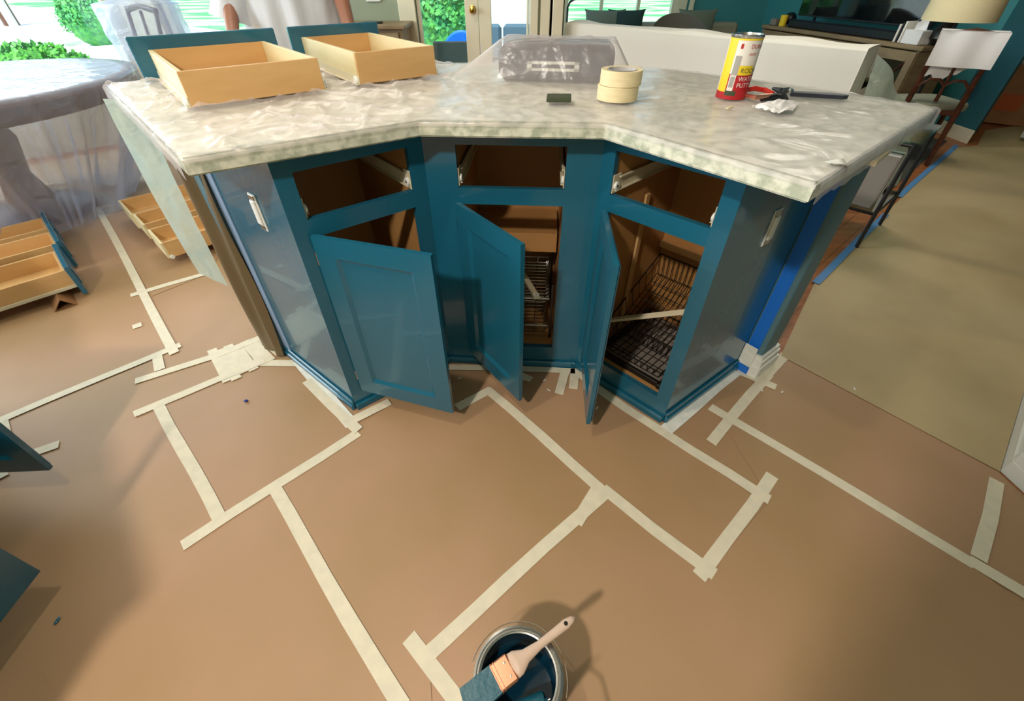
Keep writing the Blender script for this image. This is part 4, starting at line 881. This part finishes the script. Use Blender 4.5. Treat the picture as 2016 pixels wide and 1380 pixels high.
def shirt(u, v):
    a = 2*math.pi*u; z = lerp(1.50, 0.80, v); wx = lerp(0.10, 0.235, min(1, v*5)) + 0.02*v; wy = lerp(0.08, 0.135, min(1, v*4)) + 0.025*v
    fo = 0.024*noise.noise(Vector((math.cos(a)*3.5, math.sin(a)*3.5, z*2.0))) * min(1, v*3) + 0.012*math.sin(a*9 + z*6)*v
    return q(math.cos(a)*(wx+fo), math.sin(a)*(wy+fo), z)
MB().grid(shirt, 72, 40).build('t_shirt', 'shirt', pe, smooth='all')
for sg, a0_, a1_ in ((-1, q(-.17, 0, 1.44), q(-.285, -.07, 1.005)), (1, q(.17, 0, 1.44), q(.275, -.02, 1.15))):
    def slv(u, v, a0_=a0_, a1_=a1_):
        c = a0_.lerp(a1_, v); d = (a1_-a0_).normalized(); e1 = d.orthogonal().normalized(); e2 = d.cross(e1); a = 2*math.pi*u; r_ = lerp(.075, .10 if sg < 0 else .085, v)*(1 + 0.14*noise.noise(Vector((math.cos(a)*2, math.sin(a)*2, v*3 + sg))))
        return c + (e1*math.cos(a) + e2*math.sin(a))*r_
    MB().grid(slv, 32, 14).build('sleeve', 'shirt', pe, smooth='all')
def trouser(sg):
    def f(u, v):
        a = 2*math.pi*u; p0, p1, p2 = q(sg*.085, 0, .99), q(sg*.12, -.01, .5), q(sg*.13, .03, .06); c = p0.lerp(p1, v*2) if v < .5 else p1.lerp(p2, v*2-1); r_ = lerp(.13, .08, v); return c + Vector((math.cos(a)*r_, math.sin(a)*r_*1.05, 0))
    return f
for sg in (-1, 1): MB().grid(trouser(sg), 28, 20).build('trouser_leg', 'pants', pe, smooth='all')
for sg in (-1, 1): MB().blob(q(sg*.135, -.05, .042), (0.05, 0.13, 0.045), 3, 0.03, sq=0.8).build('shoe', 'black', pe, smooth='all')
MB().blob(q(0, -.015, 1.73), (0.088, 0.105, 0.085), 3, 0.08, 5).build('hair', 'hair', pe, smooth='all')
for sg in (-1, 1):
    MB().blob(q(sg*.032, -.118, 1.665), 0.012, 2, 0).build('eye', 'roller', pe, smooth='all'); MB().blob(q(sg*.083, -.02, 1.65), (0.012, 0.022, 0.032), 2, 0).build('ear', 'skin', pe, smooth='all')
MB().blob(q(0, -.128, 1.635), (0.013, 0.020, 0.026), 2, 0).build('nose', 'skin', pe, smooth='all'); MB().blob(q(0, -.115, 1.595), (0.026, 0.010, 0.007), 2, 0).build('mouth', 'copper', pe, smooth='all')

# ================================================================== BEYOND THE WORKTOP
sbd = thing('sideboard', (-1.08, 4.40, 0), 'small washed-wood sideboard against the sage wall beside the french door', 'sideboard')
MB().box((-1.50, 4.24, 0.04), (-0.86, 4.59, 0.85), 0.003).build('body', 'console', sbd); MB().box((-1.53, 4.21, 0.851), (-0.83, 4.60, 0.88), 0.005).build('top', 'console', sbd)
for x0, x1 in ((-1.47, -1.19), (-1.17, -0.89)): MB().box((x0, 4.225, 0.62), (x1, 4.239, 0.83), 0.003).build('drawer_front', 'console', sbd); MB().box((x0, 4.225, 0.08), (x1, 4.239, 0.60), 0.003).build('door', 'console', sbd)
tag(MB().box((-1.17, 4.30, 0.8805), (-1.03, 4.36, 0.895), 0.003).build('remote', 'black'), 'slim black remote lying on the small sideboard', 'remote')
tag(MB().box((-1.20, 4.606, 1.005), (-1.08, 4.619, 1.10), 0.003).build('wall_switch', 'white'), 'white switch plate on the sage wall above the sideboard', 'switch')

# sofa with white dust sheet, seen from behind
S0 = at(1122, 46, 0.85); S1 = at(1700, 96, 0.85); sf = Fr(S0, S1)
if sf.n.dot(Vector((0, -1, 0))) < 0: sf.n = -sf.n
so = thing('sofa', sf.p(sf.L/2, -0.45, 0), 'long sofa hidden under a white dust sheet behind the worktop', 'sofa')
mb = MB(); sf.box(mb, (0.02, sf.L-0.02), (-0.90, -0.03), (0.08, 0.40), 0.02); mb.build('base', 'seat', so)
mb = MB(); sf.box(mb, (0.02, sf.L-0.02), (-0.22, -0.03), (0.40, 0.835), 0.02); mb.build('backrest', 'seat', so)
for u in (0.02, sf.L-0.20): mb = MB(); sf.box(mb, (u, u+0.18), (-0.90, -0.22), (0.40, 0.62), 0.02); mb.build('armrest', 'seat', so)
for k in range(3): 
    u = 0.21 + k*(sf.L-0.42)/3; mb = MB(); sf.box(mb, (u+0.01, u+(sf.L-0.42)/3-0.01), (-0.88, -0.24), (0.405, 0.53), 0.03); mb.build('seat_cushion', 'seat', so)
for u in (0.08, sf.L-0.08):
    for o in (-0.10, -0.84): MB().tube([sf.p(u, o, 0.005), sf.p(u, o, 0.08)], 0.02, 8).build('foot', 'darkwood', so)
def dust(u, v):
    L = sf.L; uu = lerp(-0.03, L+0.03, u); prof = [(0.02, 0.05), (0.012, 0.45), (0.005, 0.84), (-0.02, 0.858), (-0.23, 0.856), (-0.30, 0.68), (-0.60, 0.60), (-0.93, 0.58), (-0.96, 0.20)]
    t = v*(len(prof)-1); k = min(int(t), len(prof)-2); o = lerp(prof[k][0], prof[k+1][0], t-k); z = lerp(prof[k][1], prof[k+1][1], t-k)
    if k < 3: o += 0.016*(noise.noise(Vector((uu*2.2, z*0.6, 1)))+0.4) + 0.020*max(0, noise.noise(Vector((uu*5+z*1.2, z*0.5, 7))))*(1.0-z)*2.2
    else: z += 0.02*noise.noise(Vector((uu*3, o*3, 2)))
    return sf.p(uu, o, z)
ds = MB().grid(dust, 120, 48)
def endc(e):
    def f(u, v):
        o = lerp(0.02, -0.95, u); zt = 0.855 if u < .25 else 0.62; z = lerp(0.06, zt, v); uu = (sf.L+0.03 if e else -0.03) + (1 if e else -1)*0.03*(1-v)*abs(math.sin(u*16)); return sf.p(uu, o, z)
    return f
for e in (0, 1): ds.grid(endc(e), 60, 12)
tag(ds.build('dust_sheet', 'sheet', smooth='all'), 'white dust sheet stretched over the sofa back with loose folds at its right end', 'sheet')
def tail(u, v):
    a = S1.lerp(S1 + Vector((0.45, 0.10, -0.30)), u) + Z*-0.02; b = Vector((a.x + 0.12*u + 0.05, a.y - 0.02, 0.05)); p = a.lerp(b, v); p += Vector((0.6, -0.7, 0))*0.03*math.sin(u*7 + v*2); return p + sf.d*0.08
tag(MB().grid(tail, 24, 24).build('plastic_tail', 'plastic_strip', smooth='all'), 'grey-green plastic hanging down past the right end of the covered sofa', 'plastic sheet')

# window seat with cushions at the far end
ws = thing('loveseat', (1.75, 6.55, 0), 'dark low seat in front of the far window, behind the covered sofa', 'sofa')
MB().box((0.75, 6.15, 0.05), (2.85, 6.95, 0.42), 0.03).build('base', 'seat', ws); MB().box((0.75, 6.72, 0.425), (2.85, 6.95, 0.70), 0.03).build('backrest', 'seat', ws)
for (u, v, sx, m_, lb) in ((1190, 38, 0.25, 'pillow', 'grey-green square cushion, leftmost above the covered sofa'), (1232, 38, 0.23, 'pillowd', 'dark green cushion leaning beside the grey-green one above the covered sofa'), (1372, 36, 0.24, 'pillow', 'pale grey cushion with pointed corners against the teal far wall')):
    c = atY(u, v, 6.62); c.z = 0.705; mb = MB()
    def cush(a_, b_, c=c, sx=sx):
        x, z = (a_-.5)*2, (b_-.5)*2; th_ = 0.075*(max(0, 1-x*x)*max(0, 1-z*z))**0.45; k = 1 - 0.10*(1-abs(x)**3)*(abs(z)**4); k2 = 1 - 0.10*(1-abs(z)**3)*(abs(x)**4); return c + Vector((x*sx*k2, th_, z*0.14*k)), c + Vector((x*sx*k2, -th_, z*0.14*k))
    mb.grid(lambda a_, b_: cush(a_, b_)[1], 16, 16); mb.grid(lambda a_, b_: cush(1-a_, b_)[0], 16, 16)
    tag(mb.build('cushion', m_, smooth='all'), lb, 'cushion', 'cushions above the covered sofa')
ac = thing('round_armchair', Vector((atY(1322, 40, 6.2).x, 5.70, 0)), 'grey round-backed armchair in front of the far window edge', 'armchair'); cc = root_loc(ac)
MB().lathe(cc, [(0, 0.05), (0.30, 0.05), (0.33, 0.12), (0.33, 0.40), (0.27, 0.44), (0, 0.45)], 32).build('seat', 'wicker', ac, smooth=True)
def backc(u, v):
    a = lerp(R(-10), R(190), u); r_ = 0.33 + 0.03*math.sin(v*3.14); return cc + Vector((math.cos(a)*r_, math.sin(a)*r_, 0.40 + v*0.44*math.sin(max(0.001, (u)*math.pi))**0.5))
MB().grid(backc, 32, 10).build('backrest', 'wicker', ac, smooth='all')
lp = thing('arc_lamp', atY(1116, 40, 5.3) * 1.0, 'thin black metal pole with hooked arm at the left end of the covered sofa', 'lamp'); l0 = Vector((atY(1116, 40, 5.3).x, 5.3, 0)); lp.location = l0
bpy.context.view_layer.update()
MB().tube([l0 + Z*0.02, l0 + Z*0.93, l0 + Z*0.97 + X*0.02, l0 + Z*0.99 + X*0.06, l0 + Z*1.0 + X*0.20, l0 + Z*1.03 + X*0.24, l0 + Z*1.5 + X*0.24], 0.010, 8).build('pole', 'black', lp, smooth=True)
MB().lathe(l0, [(0, 0.0), (0.075, 0.0), (0.075, 0.015), (0.02, 0.022), (0, 0.022)], 28).build('base', 'black', lp, smooth=True)
MB().lathe(l0 + X*0.24 + Z*1.42, [(0.16, 0), (0.12, 0.2), (0.02, 0.21)], 28).build('lamp_shade', 'shade', lp, smooth=True)

# television console
K0 = at(1503, 48, 0.70); K1_ = at(1822, 92, 0.70); kf = Fr(K0, K1_)
if kf.n.dot(Vector((-1, -1, 0))) < 0: kf.n = -kf.n
con = thing('media_console', kf.p(kf.L/2, -0.2, 0), 'long washed-oak media console with glazed crossed doors under the television', 'console'); L = kf.L
mb = MB(); kf.box(mb, (0, L), (-0.42, 0.02), (0.665, 0.70), 0.006); mb.build('top', 'console', con)
mb = MB(); kf.box(mb, (0.03, L-0.03), (-0.40, -0.38), (0.06, 0.664)); kf.box(mb, (0.03, 0.055), (-0.38, 0), (0.06, 0.664)); kf.box(mb, (L-0.055, L-0.03), (-0.38, 0), (0.06, 0.664)); kf.box(mb, (0.055, L-0.055), (-0.38, 0), (0.06, 0.09)); mb.build('body', 'console', con)
mb = MB(); kf.box(mb, (0.03, L-0.03), (0.0, 0.012), (0.005, 0.08), 0.003); mb.build('plinth', 'console', con)
nd = 4
for k in range(nd):
    u0 = lerp(0.03, L-0.03, k/nd)+0.004; u1 = lerp(0.03, L-0.03, (k+1)/nd)-0.004; mb = MB(); w_ = 0.065
    for a_, b_ in (((u0, u0+w_), (0.09, 0.655)), ((u1-w_, u1), (0.09, 0.655)), ((u0+w_, u1-w_), (0.09, 0.155)), ((u0+w_, u1-w_), (0.58, 0.655))): kf.box(mb, a_, (0.0, 0.018), b_, 0.002)
    d_ = mb.build('door', 'console', con)
    mb = MB(); kf.box(mb, (u0+w_, u1-w_), (0.004, 0.008), (0.155, 0.58)); mb.build('pane', 'glass', d_)
    mb = MB(); um = (u0+u1)/2
    for s1, s2 in ((1, 1), (1, -1)): mb.tube([kf.p(u0+w_ if s2 == 1 else u1-w_, 0.012, 0.155), kf.p(um, 0.012, 0.37), kf.p(u1-w_ if s2 == 1 else u0+w_, 0.012, 0.58)], 0.008, 6)
    mb.build('lattice', 'darkwood', d_)
    MB().lathe(kf.p(u1-0.03 if k % 2 == 0 else u0+0.03, 0.018, 0.40), [(0, 0.02), (0.010, 0.018), (0.006, 0.0)], 12, kf.n).build('knob', 'darkmetal', d_, smooth=True)
tv = thing('television', kf.p(L*0.52, -0.22, 0.701), 'large flat television reflecting the bright window, standing on the console', 'television')
t0 = 0.13*L; t1 = 0.90*L
mb = MB(); kf.box(mb, (t0, t1), (-0.24, -0.20), (0.80, 1.55), 0.004); mb.build('bezel', 'black', tv); mb = MB(); kf.box(mb, (t0+0.012, t1-0.012), (-0.1995, -0.197), (0.815, 1.538)); mb.build('screen', 'glow', tv)
for u in (t0+0.25, t1-0.25): mb = MB(); kf.box(mb, (u-0.03, u+0.03), (-0.32, -0.12), (0.7015, 0.712), 0.002); kf.box(mb, (u-0.01, u+0.01), (-0.23, -0.21), (0.712, 0.80)); mb.build('foot', 'black', tv)
mb = MB(); kf.box(mb, (0.17*L, 0.83*L), (-0.115, -0.035), (0.7015, 0.775), 0.012); tag(mb.build('soundbar', 'black'), 'long black soundbar lying on the console below the television', 'soundbar')
def kbox(u, o, w, d, h, m_, nm, lb, cat, parent=None):
    mb = MB(); kf.box(mb, (u-w/2, u+w/2), (o-d/2, o+d/2), (0.7015, 0.7015+h), 0.004); return tag(mb.build(nm, m_), lb, cat)
MB_c = MB().lathe(kf.p(0.115*L, -0.06, 0.7015), [(0, 0), (0.035, 0), (0.04, 0.10), (0.036, 0.10), (0.033, 0.02), (0, 0.02)], 20); tag(MB_c.build('candle', 'yellow', smooth=True), 'yellow candle glass at the left end of the soundbar', 'candle')
kbox(0.05*L, -0.08, 0.09, 0.09, 0.06, 'mag', 'small_box', 'little grey box at the far left end of the console', 'box')
tag(MB().blob(kf.p(0.06*L, -0.24, 0.7615), (0.07, 0.07, 0.06), 2, 0.1).build('black_speaker', 'black', smooth='all'), 'round black speaker behind the little grey box on the console', 'speaker')
tb_ = thing('tissue_box', kf.p(0.93*L, -0.05, 0.7015), 'white tissue box with a tissue sticking up on the console', 'tissue box')
mb = MB(); kf.box(mb, (0.88*L, 0.96*L), (-0.12, 0.0), (0.7015, 0.80), 0.003); mb.build('box', 'tissue', tb_)
def tis(u, v): return kf.p(lerp(0.893*L, 0.947*L, u), -0.06 + 0.03*math.sin(u*7)*v, 0.80 + v*(0.045 + 0.035*abs(math.cos(u*6.0))))
MB().grid(tis, 20, 6).build('tissue', 'tissue', tb_, smooth='all')
for k in range(3): 
    mb = MB(); kf.box(mb, ((0.835+0.012*k)*L, (0.843+0.012*k)*L), (-0.14, -0.02), (0.7015, 0.83+0.012*k), 0.001)
    tag(mb.build('book', ['whitep', 'black', 'sheet'][k]), ['white book upright beside the tissue box', 'black book between two pale ones by the tissue box', 'cream book nearest the tissue box'][k], 'book', 'books on the console')
vz = kf.p(0.985*L, -0.16, 0.7015); tag(MB().lathe(vz, [(0, 0), (0.05, 0), (0.085, 0.05), (0.08, 0.10), (0.045, 0.14), (0.05, 0.16), (0.046, 0.16), (0.04, 0.14), (0.07, 0.09), (0, 0.01)], 24).build('glass_vase', 'darkmetal', smooth=True), 'rounded dark glass vase behind the tissue box under the lampshade', 'vase')

# floor lamp with big linen drum shade
lm = atY(1886, 40, 4.15); lbz = Vector((lm.x, 4.15, 0)); fl_ = thing('floor_lamp', lbz, 'lamp with large cream linen drum shade before the teal column', 'lamp')
MB().lathe(lbz, [(0.235, 0.90), (0.215, 1.24), (0.213, 1.24), (0.233, 0.90)], 48).build('lamp_shade', 'shade', fl_, smooth=True)
MB().lathe(lbz, [(0, 0), (0.13, 0), (0.13, 0.02), (0.02, 0.035), (0.012, 0.06), (0.012, 0.95), (0.02, 0.97), (0.02, 1.05), (0, 1.05)], 24).build('pole', 'black', fl_, smooth=True)
for a in range(3): MB().tube([lbz + Z*1.04, lbz + Vector((math.cos(a*2.1)*0.225, math.sin(a*2.1)*0.225, 1.05))], 0.003, 6).build('spider', 'metal', fl_)

# wooden chair with a cloth over its back
chl = Vector((3.32, 3.87, 0.009)); rz_ = R(-30.5); sc_ = 0.865
chair(tuple(chl), rz_, 'dark cherry dining chair with sage seat and pale cloth over its back', sc=sc_)
def chp(x, y, z):
    x, y, z = x*sc_, y*sc_, z*sc_; return chl + Vector((math.cos(rz_)*x - math.sin(rz_)*y, math.sin(rz_)*x + math.cos(rz_)*y, z))
def cloth(u, v):
    x = lerp(-0.22, 0.21, u); w_ = 0.03*noise.noise(Vector((u*4, v*3, 3)))
    if v < .12: return chp(x, -0.305 + v*0.5, 0.985 + 0.02 + 0.01*v)
    t = (v-.12)/.88; dep = 0.30 + 0.05*math.sin(u*5.2) + 0.04*noise.noise(Vector((u*9, 0, 0))); return chp(x*(1-0.12*t), -0.245 + 0.02*t + 0.35*w_ + 0.004, 1.012 - dep*t)
cl_ = MB().grid(cloth, 30, 24)
def cloth2(u, v):
    x = lerp(-0.22, 0.21, u); return chp(x, -0.305 - 0.015*v + 0.008*math.sin(u*11), 1.003 - 0.24*v)
cl_.grid(cloth2, 30, 12); tag(cl_.build('cloth', 'tissue', smooth='all'), 'pale blue-white cloth draped over the back of the dark wooden chair', 'cloth')

# glass side table with black metal frame and a magazine rack below
gt = thing('side_table', (2.2, 2.62, 0.004), 'small glass-topped side table with black metal legs behind the knee wall', 'side table')
gc = at(1808, 262, 0.56); gz = 0.56
gd = pd; gs = ps
def gp(u, o, z): return Vector((gc.x, gc.y, 0)) + gd*u + gs*o + Z*z
gt.location = gp(-0.1, 0.12, 0.003); bpy.context.view_layer.update()
MB().boxf(gp(0, 0, 0), gd, gs, Z, (-0.25, -0.06, gz), (0.22, 0.34, gz+0.010), 0.002).build('glass_top', 'tglass', gt)
for u in (-0.23, 0.20):
    for o in (-0.04, 0.32): MB().tube([gp(u, o, 0.004), gp(u, o, gz)], 0.010, 8).build('leg', 'black', gt)
mb = MB(); mb.tube([gp(-0.23, -0.04, gz-0.012), gp(0.20, -0.04, gz-0.012), gp(0.20, 0.32, gz-0.012), gp(-0.23, 0.32, gz-0.012)], 0.009, 8, closed=True); mb.tube([gp(-0.23, -0.04, 0.20), gp(0.20, -0.04, 0.20), gp(0.20, 0.32, 0.20), gp(-0.23, 0.32, 0.20)], 0.008, 8, closed=True); mb.build('frame', 'black', gt)
MB().boxf(gp(0, 0, 0), gd, gs, Z, (-0.23, -0.04, 0.208), (0.20, 0.32, 0.214)).build('lower_shelf', 'tglass', gt)
for k in range(5):
    mb = MB(); mb.boxf(gp(-0.20+0.03*k, 0.0, 0.2145), (gd*0.25+Z*0.97).normalized(), gs, (Z*-0.25+gd*0.97).normalized(), (0, 0, 0), (0.26, 0.24, 0.010), 0.001)
    tag(mb.build('magazine', ['mag', 'whitep', 'greyp', 'mag', 'sheet'][k]), ['front-most magazine standing on the lower shelf of the glass side table', 'white magazine, second from the front on the side table shelf', 'grey magazine in the middle of the side table shelf', 'fourth magazine from the front on the side table shelf', 'rear magazine on the side table shelf'][k], 'magazine', 'magazines in the side table')
ru = [at(1745, 318), at(1838, 278), at(1850, 300), at(1792, 345)]
rg0 = at(1826, 318); mb = MB(); mb.boxf(Vector((rg0.x, rg0.y, 0)), pd, ps, Z, (-1.1, 0.02, 0.0032), (0.8, 1.5, 0.008), 0.001); tag(mb.build('rug', 'rug'), 'dark charcoal rug under the glass side table', 'rug')

# things in the hall beyond the column
for (u, v, w_, d_, h_, lb) in ((1950, 250, 0.55, 0.45, 0.50, 'large brown cardboard box at the foot of the teal column'), (1985, 205, 0.6, 0.5, 0.78, 'taller brown cardboard box stacked behind the first near the hall window')):
    c = at(u, v, 0); c = Vector((c.x + 0.25, c.y + 0.25, 0.002 if v < 240 else 0.012)); t = thing('cardboard_box', c, lb, 'box', 'cardboard boxes in the hall')
    e1 = Vector((0.80, -0.60, 0)); e2 = Vector((0.60, 0.80, 0)); MB().boxf(c, e1, e2, Z, (-w_/2, -d_/2, 0), (w_/2, d_/2, h_), 0.004).build('body', 'cardboard', t)
    MB().boxf(c, e1, e2, Z, (-w_/2+0.02, -0.03, h_), (w_/2-0.02, 0.03, h_+0.002)).build('packing_tape', 'tapebig', t); MB().boxf(c, e1, e2, Z, (-0.10, -d_/2-0.003, 0.12), (0.08, -d_/2-0.0005, 0.26)).build('printed_label', 'rust', t)
c = at(2002, 222, 0) + Vector((0.3, 0, 0.02)); tag(MB().blob(c + Z*0.12, (0.28, 0.18, 0.12), 3, 0.4, 2.5).build('dark_bag', 'black', smooth='all'), 'dark crumpled bag lying by the boxes at the right edge', 'bag')
tag(MB().blob(c + Vector((0.10, -0.30, 0.04)), (0.20, 0.12, 0.045), 3, 0.3, 3).build('pale_cloth', 'bluecush', smooth='all'), 'pale blue folded cloth on the floor by the dark bag', 'cloth')

# ================================================================== OUTDOORS
def leaves(c, r, n, size, m, parent):
    vs = []; fs = []
    for k in range(n):
        d = Vector((random.gauss(0, 1), random.gauss(0, 1), random.gauss(0, 1))).normalized(); d.z = abs(d.z)*random.choice((1, 1, 1, -0.6)); p = c + Vector((d.x*r.x, d.y*r.y, d.z*r.z))*random.uniform(0.9, 1.1)
        t = Vector((random.gauss(0, 1), random.gauss(0, 1), random.gauss(0, 1)+0.8)).normalized(); s_ = t.cross(d).normalized()*size*0.35 if t.cross(d).length > 1e-3 else X*size*0.3; q0 = p + t*size
        i = len(vs); vs += [p - s_*0.2, p + t*size*0.5 + s_, q0, p + t*size*0.5 - s_]; fs.append((i, i+1, i+2, i+3))
    o = MB().add(vs, fs).build('leaves', m, parent); o['kind'] = 'stuff'; return o
def bush(c, r, label, m='leaf', n=2600, size=0.07, name='round_bush'):
    r = Vector(r); t = thing(name, Vector((c.x, c.y, -0.22)), label, 'bush'); MB().blob(c, r*0.95, 3, 0.18, 3).build('crown', m, t, smooth='all'); leaves(c, r, n, size, m, t)
    MB().tube([Vector((c.x, c.y, -0.22)), Vector((c.x, c.y, c.z))], 0.03, 8).build('stem', 'darkwood', t)
b1 = atY(62, 128, 6.0); bush(Vector((b1.x, 6.0, 0.12)), (0.62, 0.62, 0.42), 'bright green round bush directly outside the breakfast window', 'leaf')
b2 = at(212, 92, -0.22); bush(Vector((b2.x, b2.y, 0.30)), (0.62, 0.62, 0.58), 'darker round bush farther out beside the driveway', 'leafd', size=0.09)
mb = MB(); mb.lathe(Vector((b2.x, b2.y, -0.22)), [(0.85, 0.0), (0.85, 0.10), (0.95, 0.10), (0.95, 0.0)], 40); tag(mb.build('bed_edging', 'white'), 'white ring edging around the darker round bush', 'edging')
b3 = atY(262, 45, 9.0); bush(Vector((b3.x, 9.0, 0.45)), (0.28, 0.28, 0.75), 'loose leafy shrub at the right edge of the breakfast window', 'leafd', 1800, 0.12, 'leafy_shrub')
hc = atY(862, 30, 8.6); bush(Vector((hc.x, 8.9, 0.55)), (0.95, 0.5, 0.95), 'dense green hedge seen through the left french door', 'leafd', 5200, 0.10, 'hedge')
pl0 = at(52, 90, -0.22); post = thing('lamp_post', pl0, 'tall white post standing on the lawn outside the breakfast window', 'post'); MB().tube([pl0, pl0 + Z*3.4], 0.09, 12).build('pole', 'white', post, smooth=True); MB().lathe(pl0 + Z*3.4, [(0.05, 0), (0.14, 0.05), (0.16, 0.35), (0.05, 0.45), (0, 0.45)], 16).build('lantern', 'shade', post, smooth=True)
tk = at(26, 52, -0.22); MB_t = MB().tube([tk, tk + Z*4.5], [0.22, 0.15], 12); tag(MB_t.build('tree_trunk', 'darkwood', smooth=True), 'slim dark tree trunk behind the white post on the lawn', 'tree')
# house wall next to the patio, wicker chair, blue reel, blue seat
MB_s = MB().box((-0.36, 7.4, -0.12), (0.44, 7.6, 2.6)); o = MB_s.build('wall_patio', 'stucco'); struct(o)
wc_ = Vector((atY(888, 100, 5.9).x, 6.0, -0.119)); wch = thing('wicker_chair', wc_, 'grey wicker patio chair outside the left french door', 'chair')
MB().box((wc_.x-0.17, 5.75, 0.15), (wc_.x+0.33, 6.25, 0.28), 0.01).build('seat', 'wicker', wch); MB().box((wc_.x-0.17, 5.70, 0.28), (wc_.x+0.33, 5.76, 0.62), 0.01).build('backrest', 'wicker', wch)
for x in (-0.15, 0.31):
    for y in (5.77, 6.22): MB().tube([(wc_.x+x, y, -0.119), (wc_.x+x, y, 0.15)], 0.015, 8).build('leg', 'wicker', wch)
hr = Vector((atY(900, 78, 6.9).x+0.06, 6.95, 0.36)); reel = thing('hose_reel', Vector((hr.x, hr.y, -0.119)), 'round blue hose reel between the hedge and the wicker chair', 'hose reel')
MB().lathe(hr, [(0.0, 0), (0.24, 0), (0.26, 0.02), (0.24, 0.04), (0.10, 0.045), (0.10, 0.12), (0.24, 0.125), (0.24, 0.15), (0, 0.15)], 32, -Y).build('reel', 'bluehose', reel, smooth=True)
MB().lathe(hr - Y*0.045, [(0.22, 0), (0.225, 0.035), (0.22, 0.07)], 32, -Y).build('hose', 'bluecush', reel, smooth=True); MB().tube([(hr.x, hr.y-0.08, -0.119), (hr.x, hr.y-0.08, 0.42)], 0.03, 8).build('stand', 'black', reel)
pso = thing('patio_sofa', (0.05, 6.6, -0.119), 'patio seat with slate blue cushions outside the right french door', 'sofa')
MB().box((-0.33, 6.2, -0.119), (0.40, 6.95, 0.18), 0.02).build('frame', 'wicker', pso); MB().box((-0.31, 6.22, 0.181), (0.38, 6.8, 0.30), 0.04).build('seat_cushion', 'bluecush', pso)
for x0, x1 in ((-0.31, -0.12), (-0.10, 0.38)): MB().boxf(Vector((0, 6.78, 0.30)), X, (Y*0.97 + Z*-0.2).normalized(), (Z*0.97 + Y*0.2).normalized(), (x0, 0, 0), (x1, 0.14, 0.40), 0.04).build('back_cushion', 'bluecush', pso)
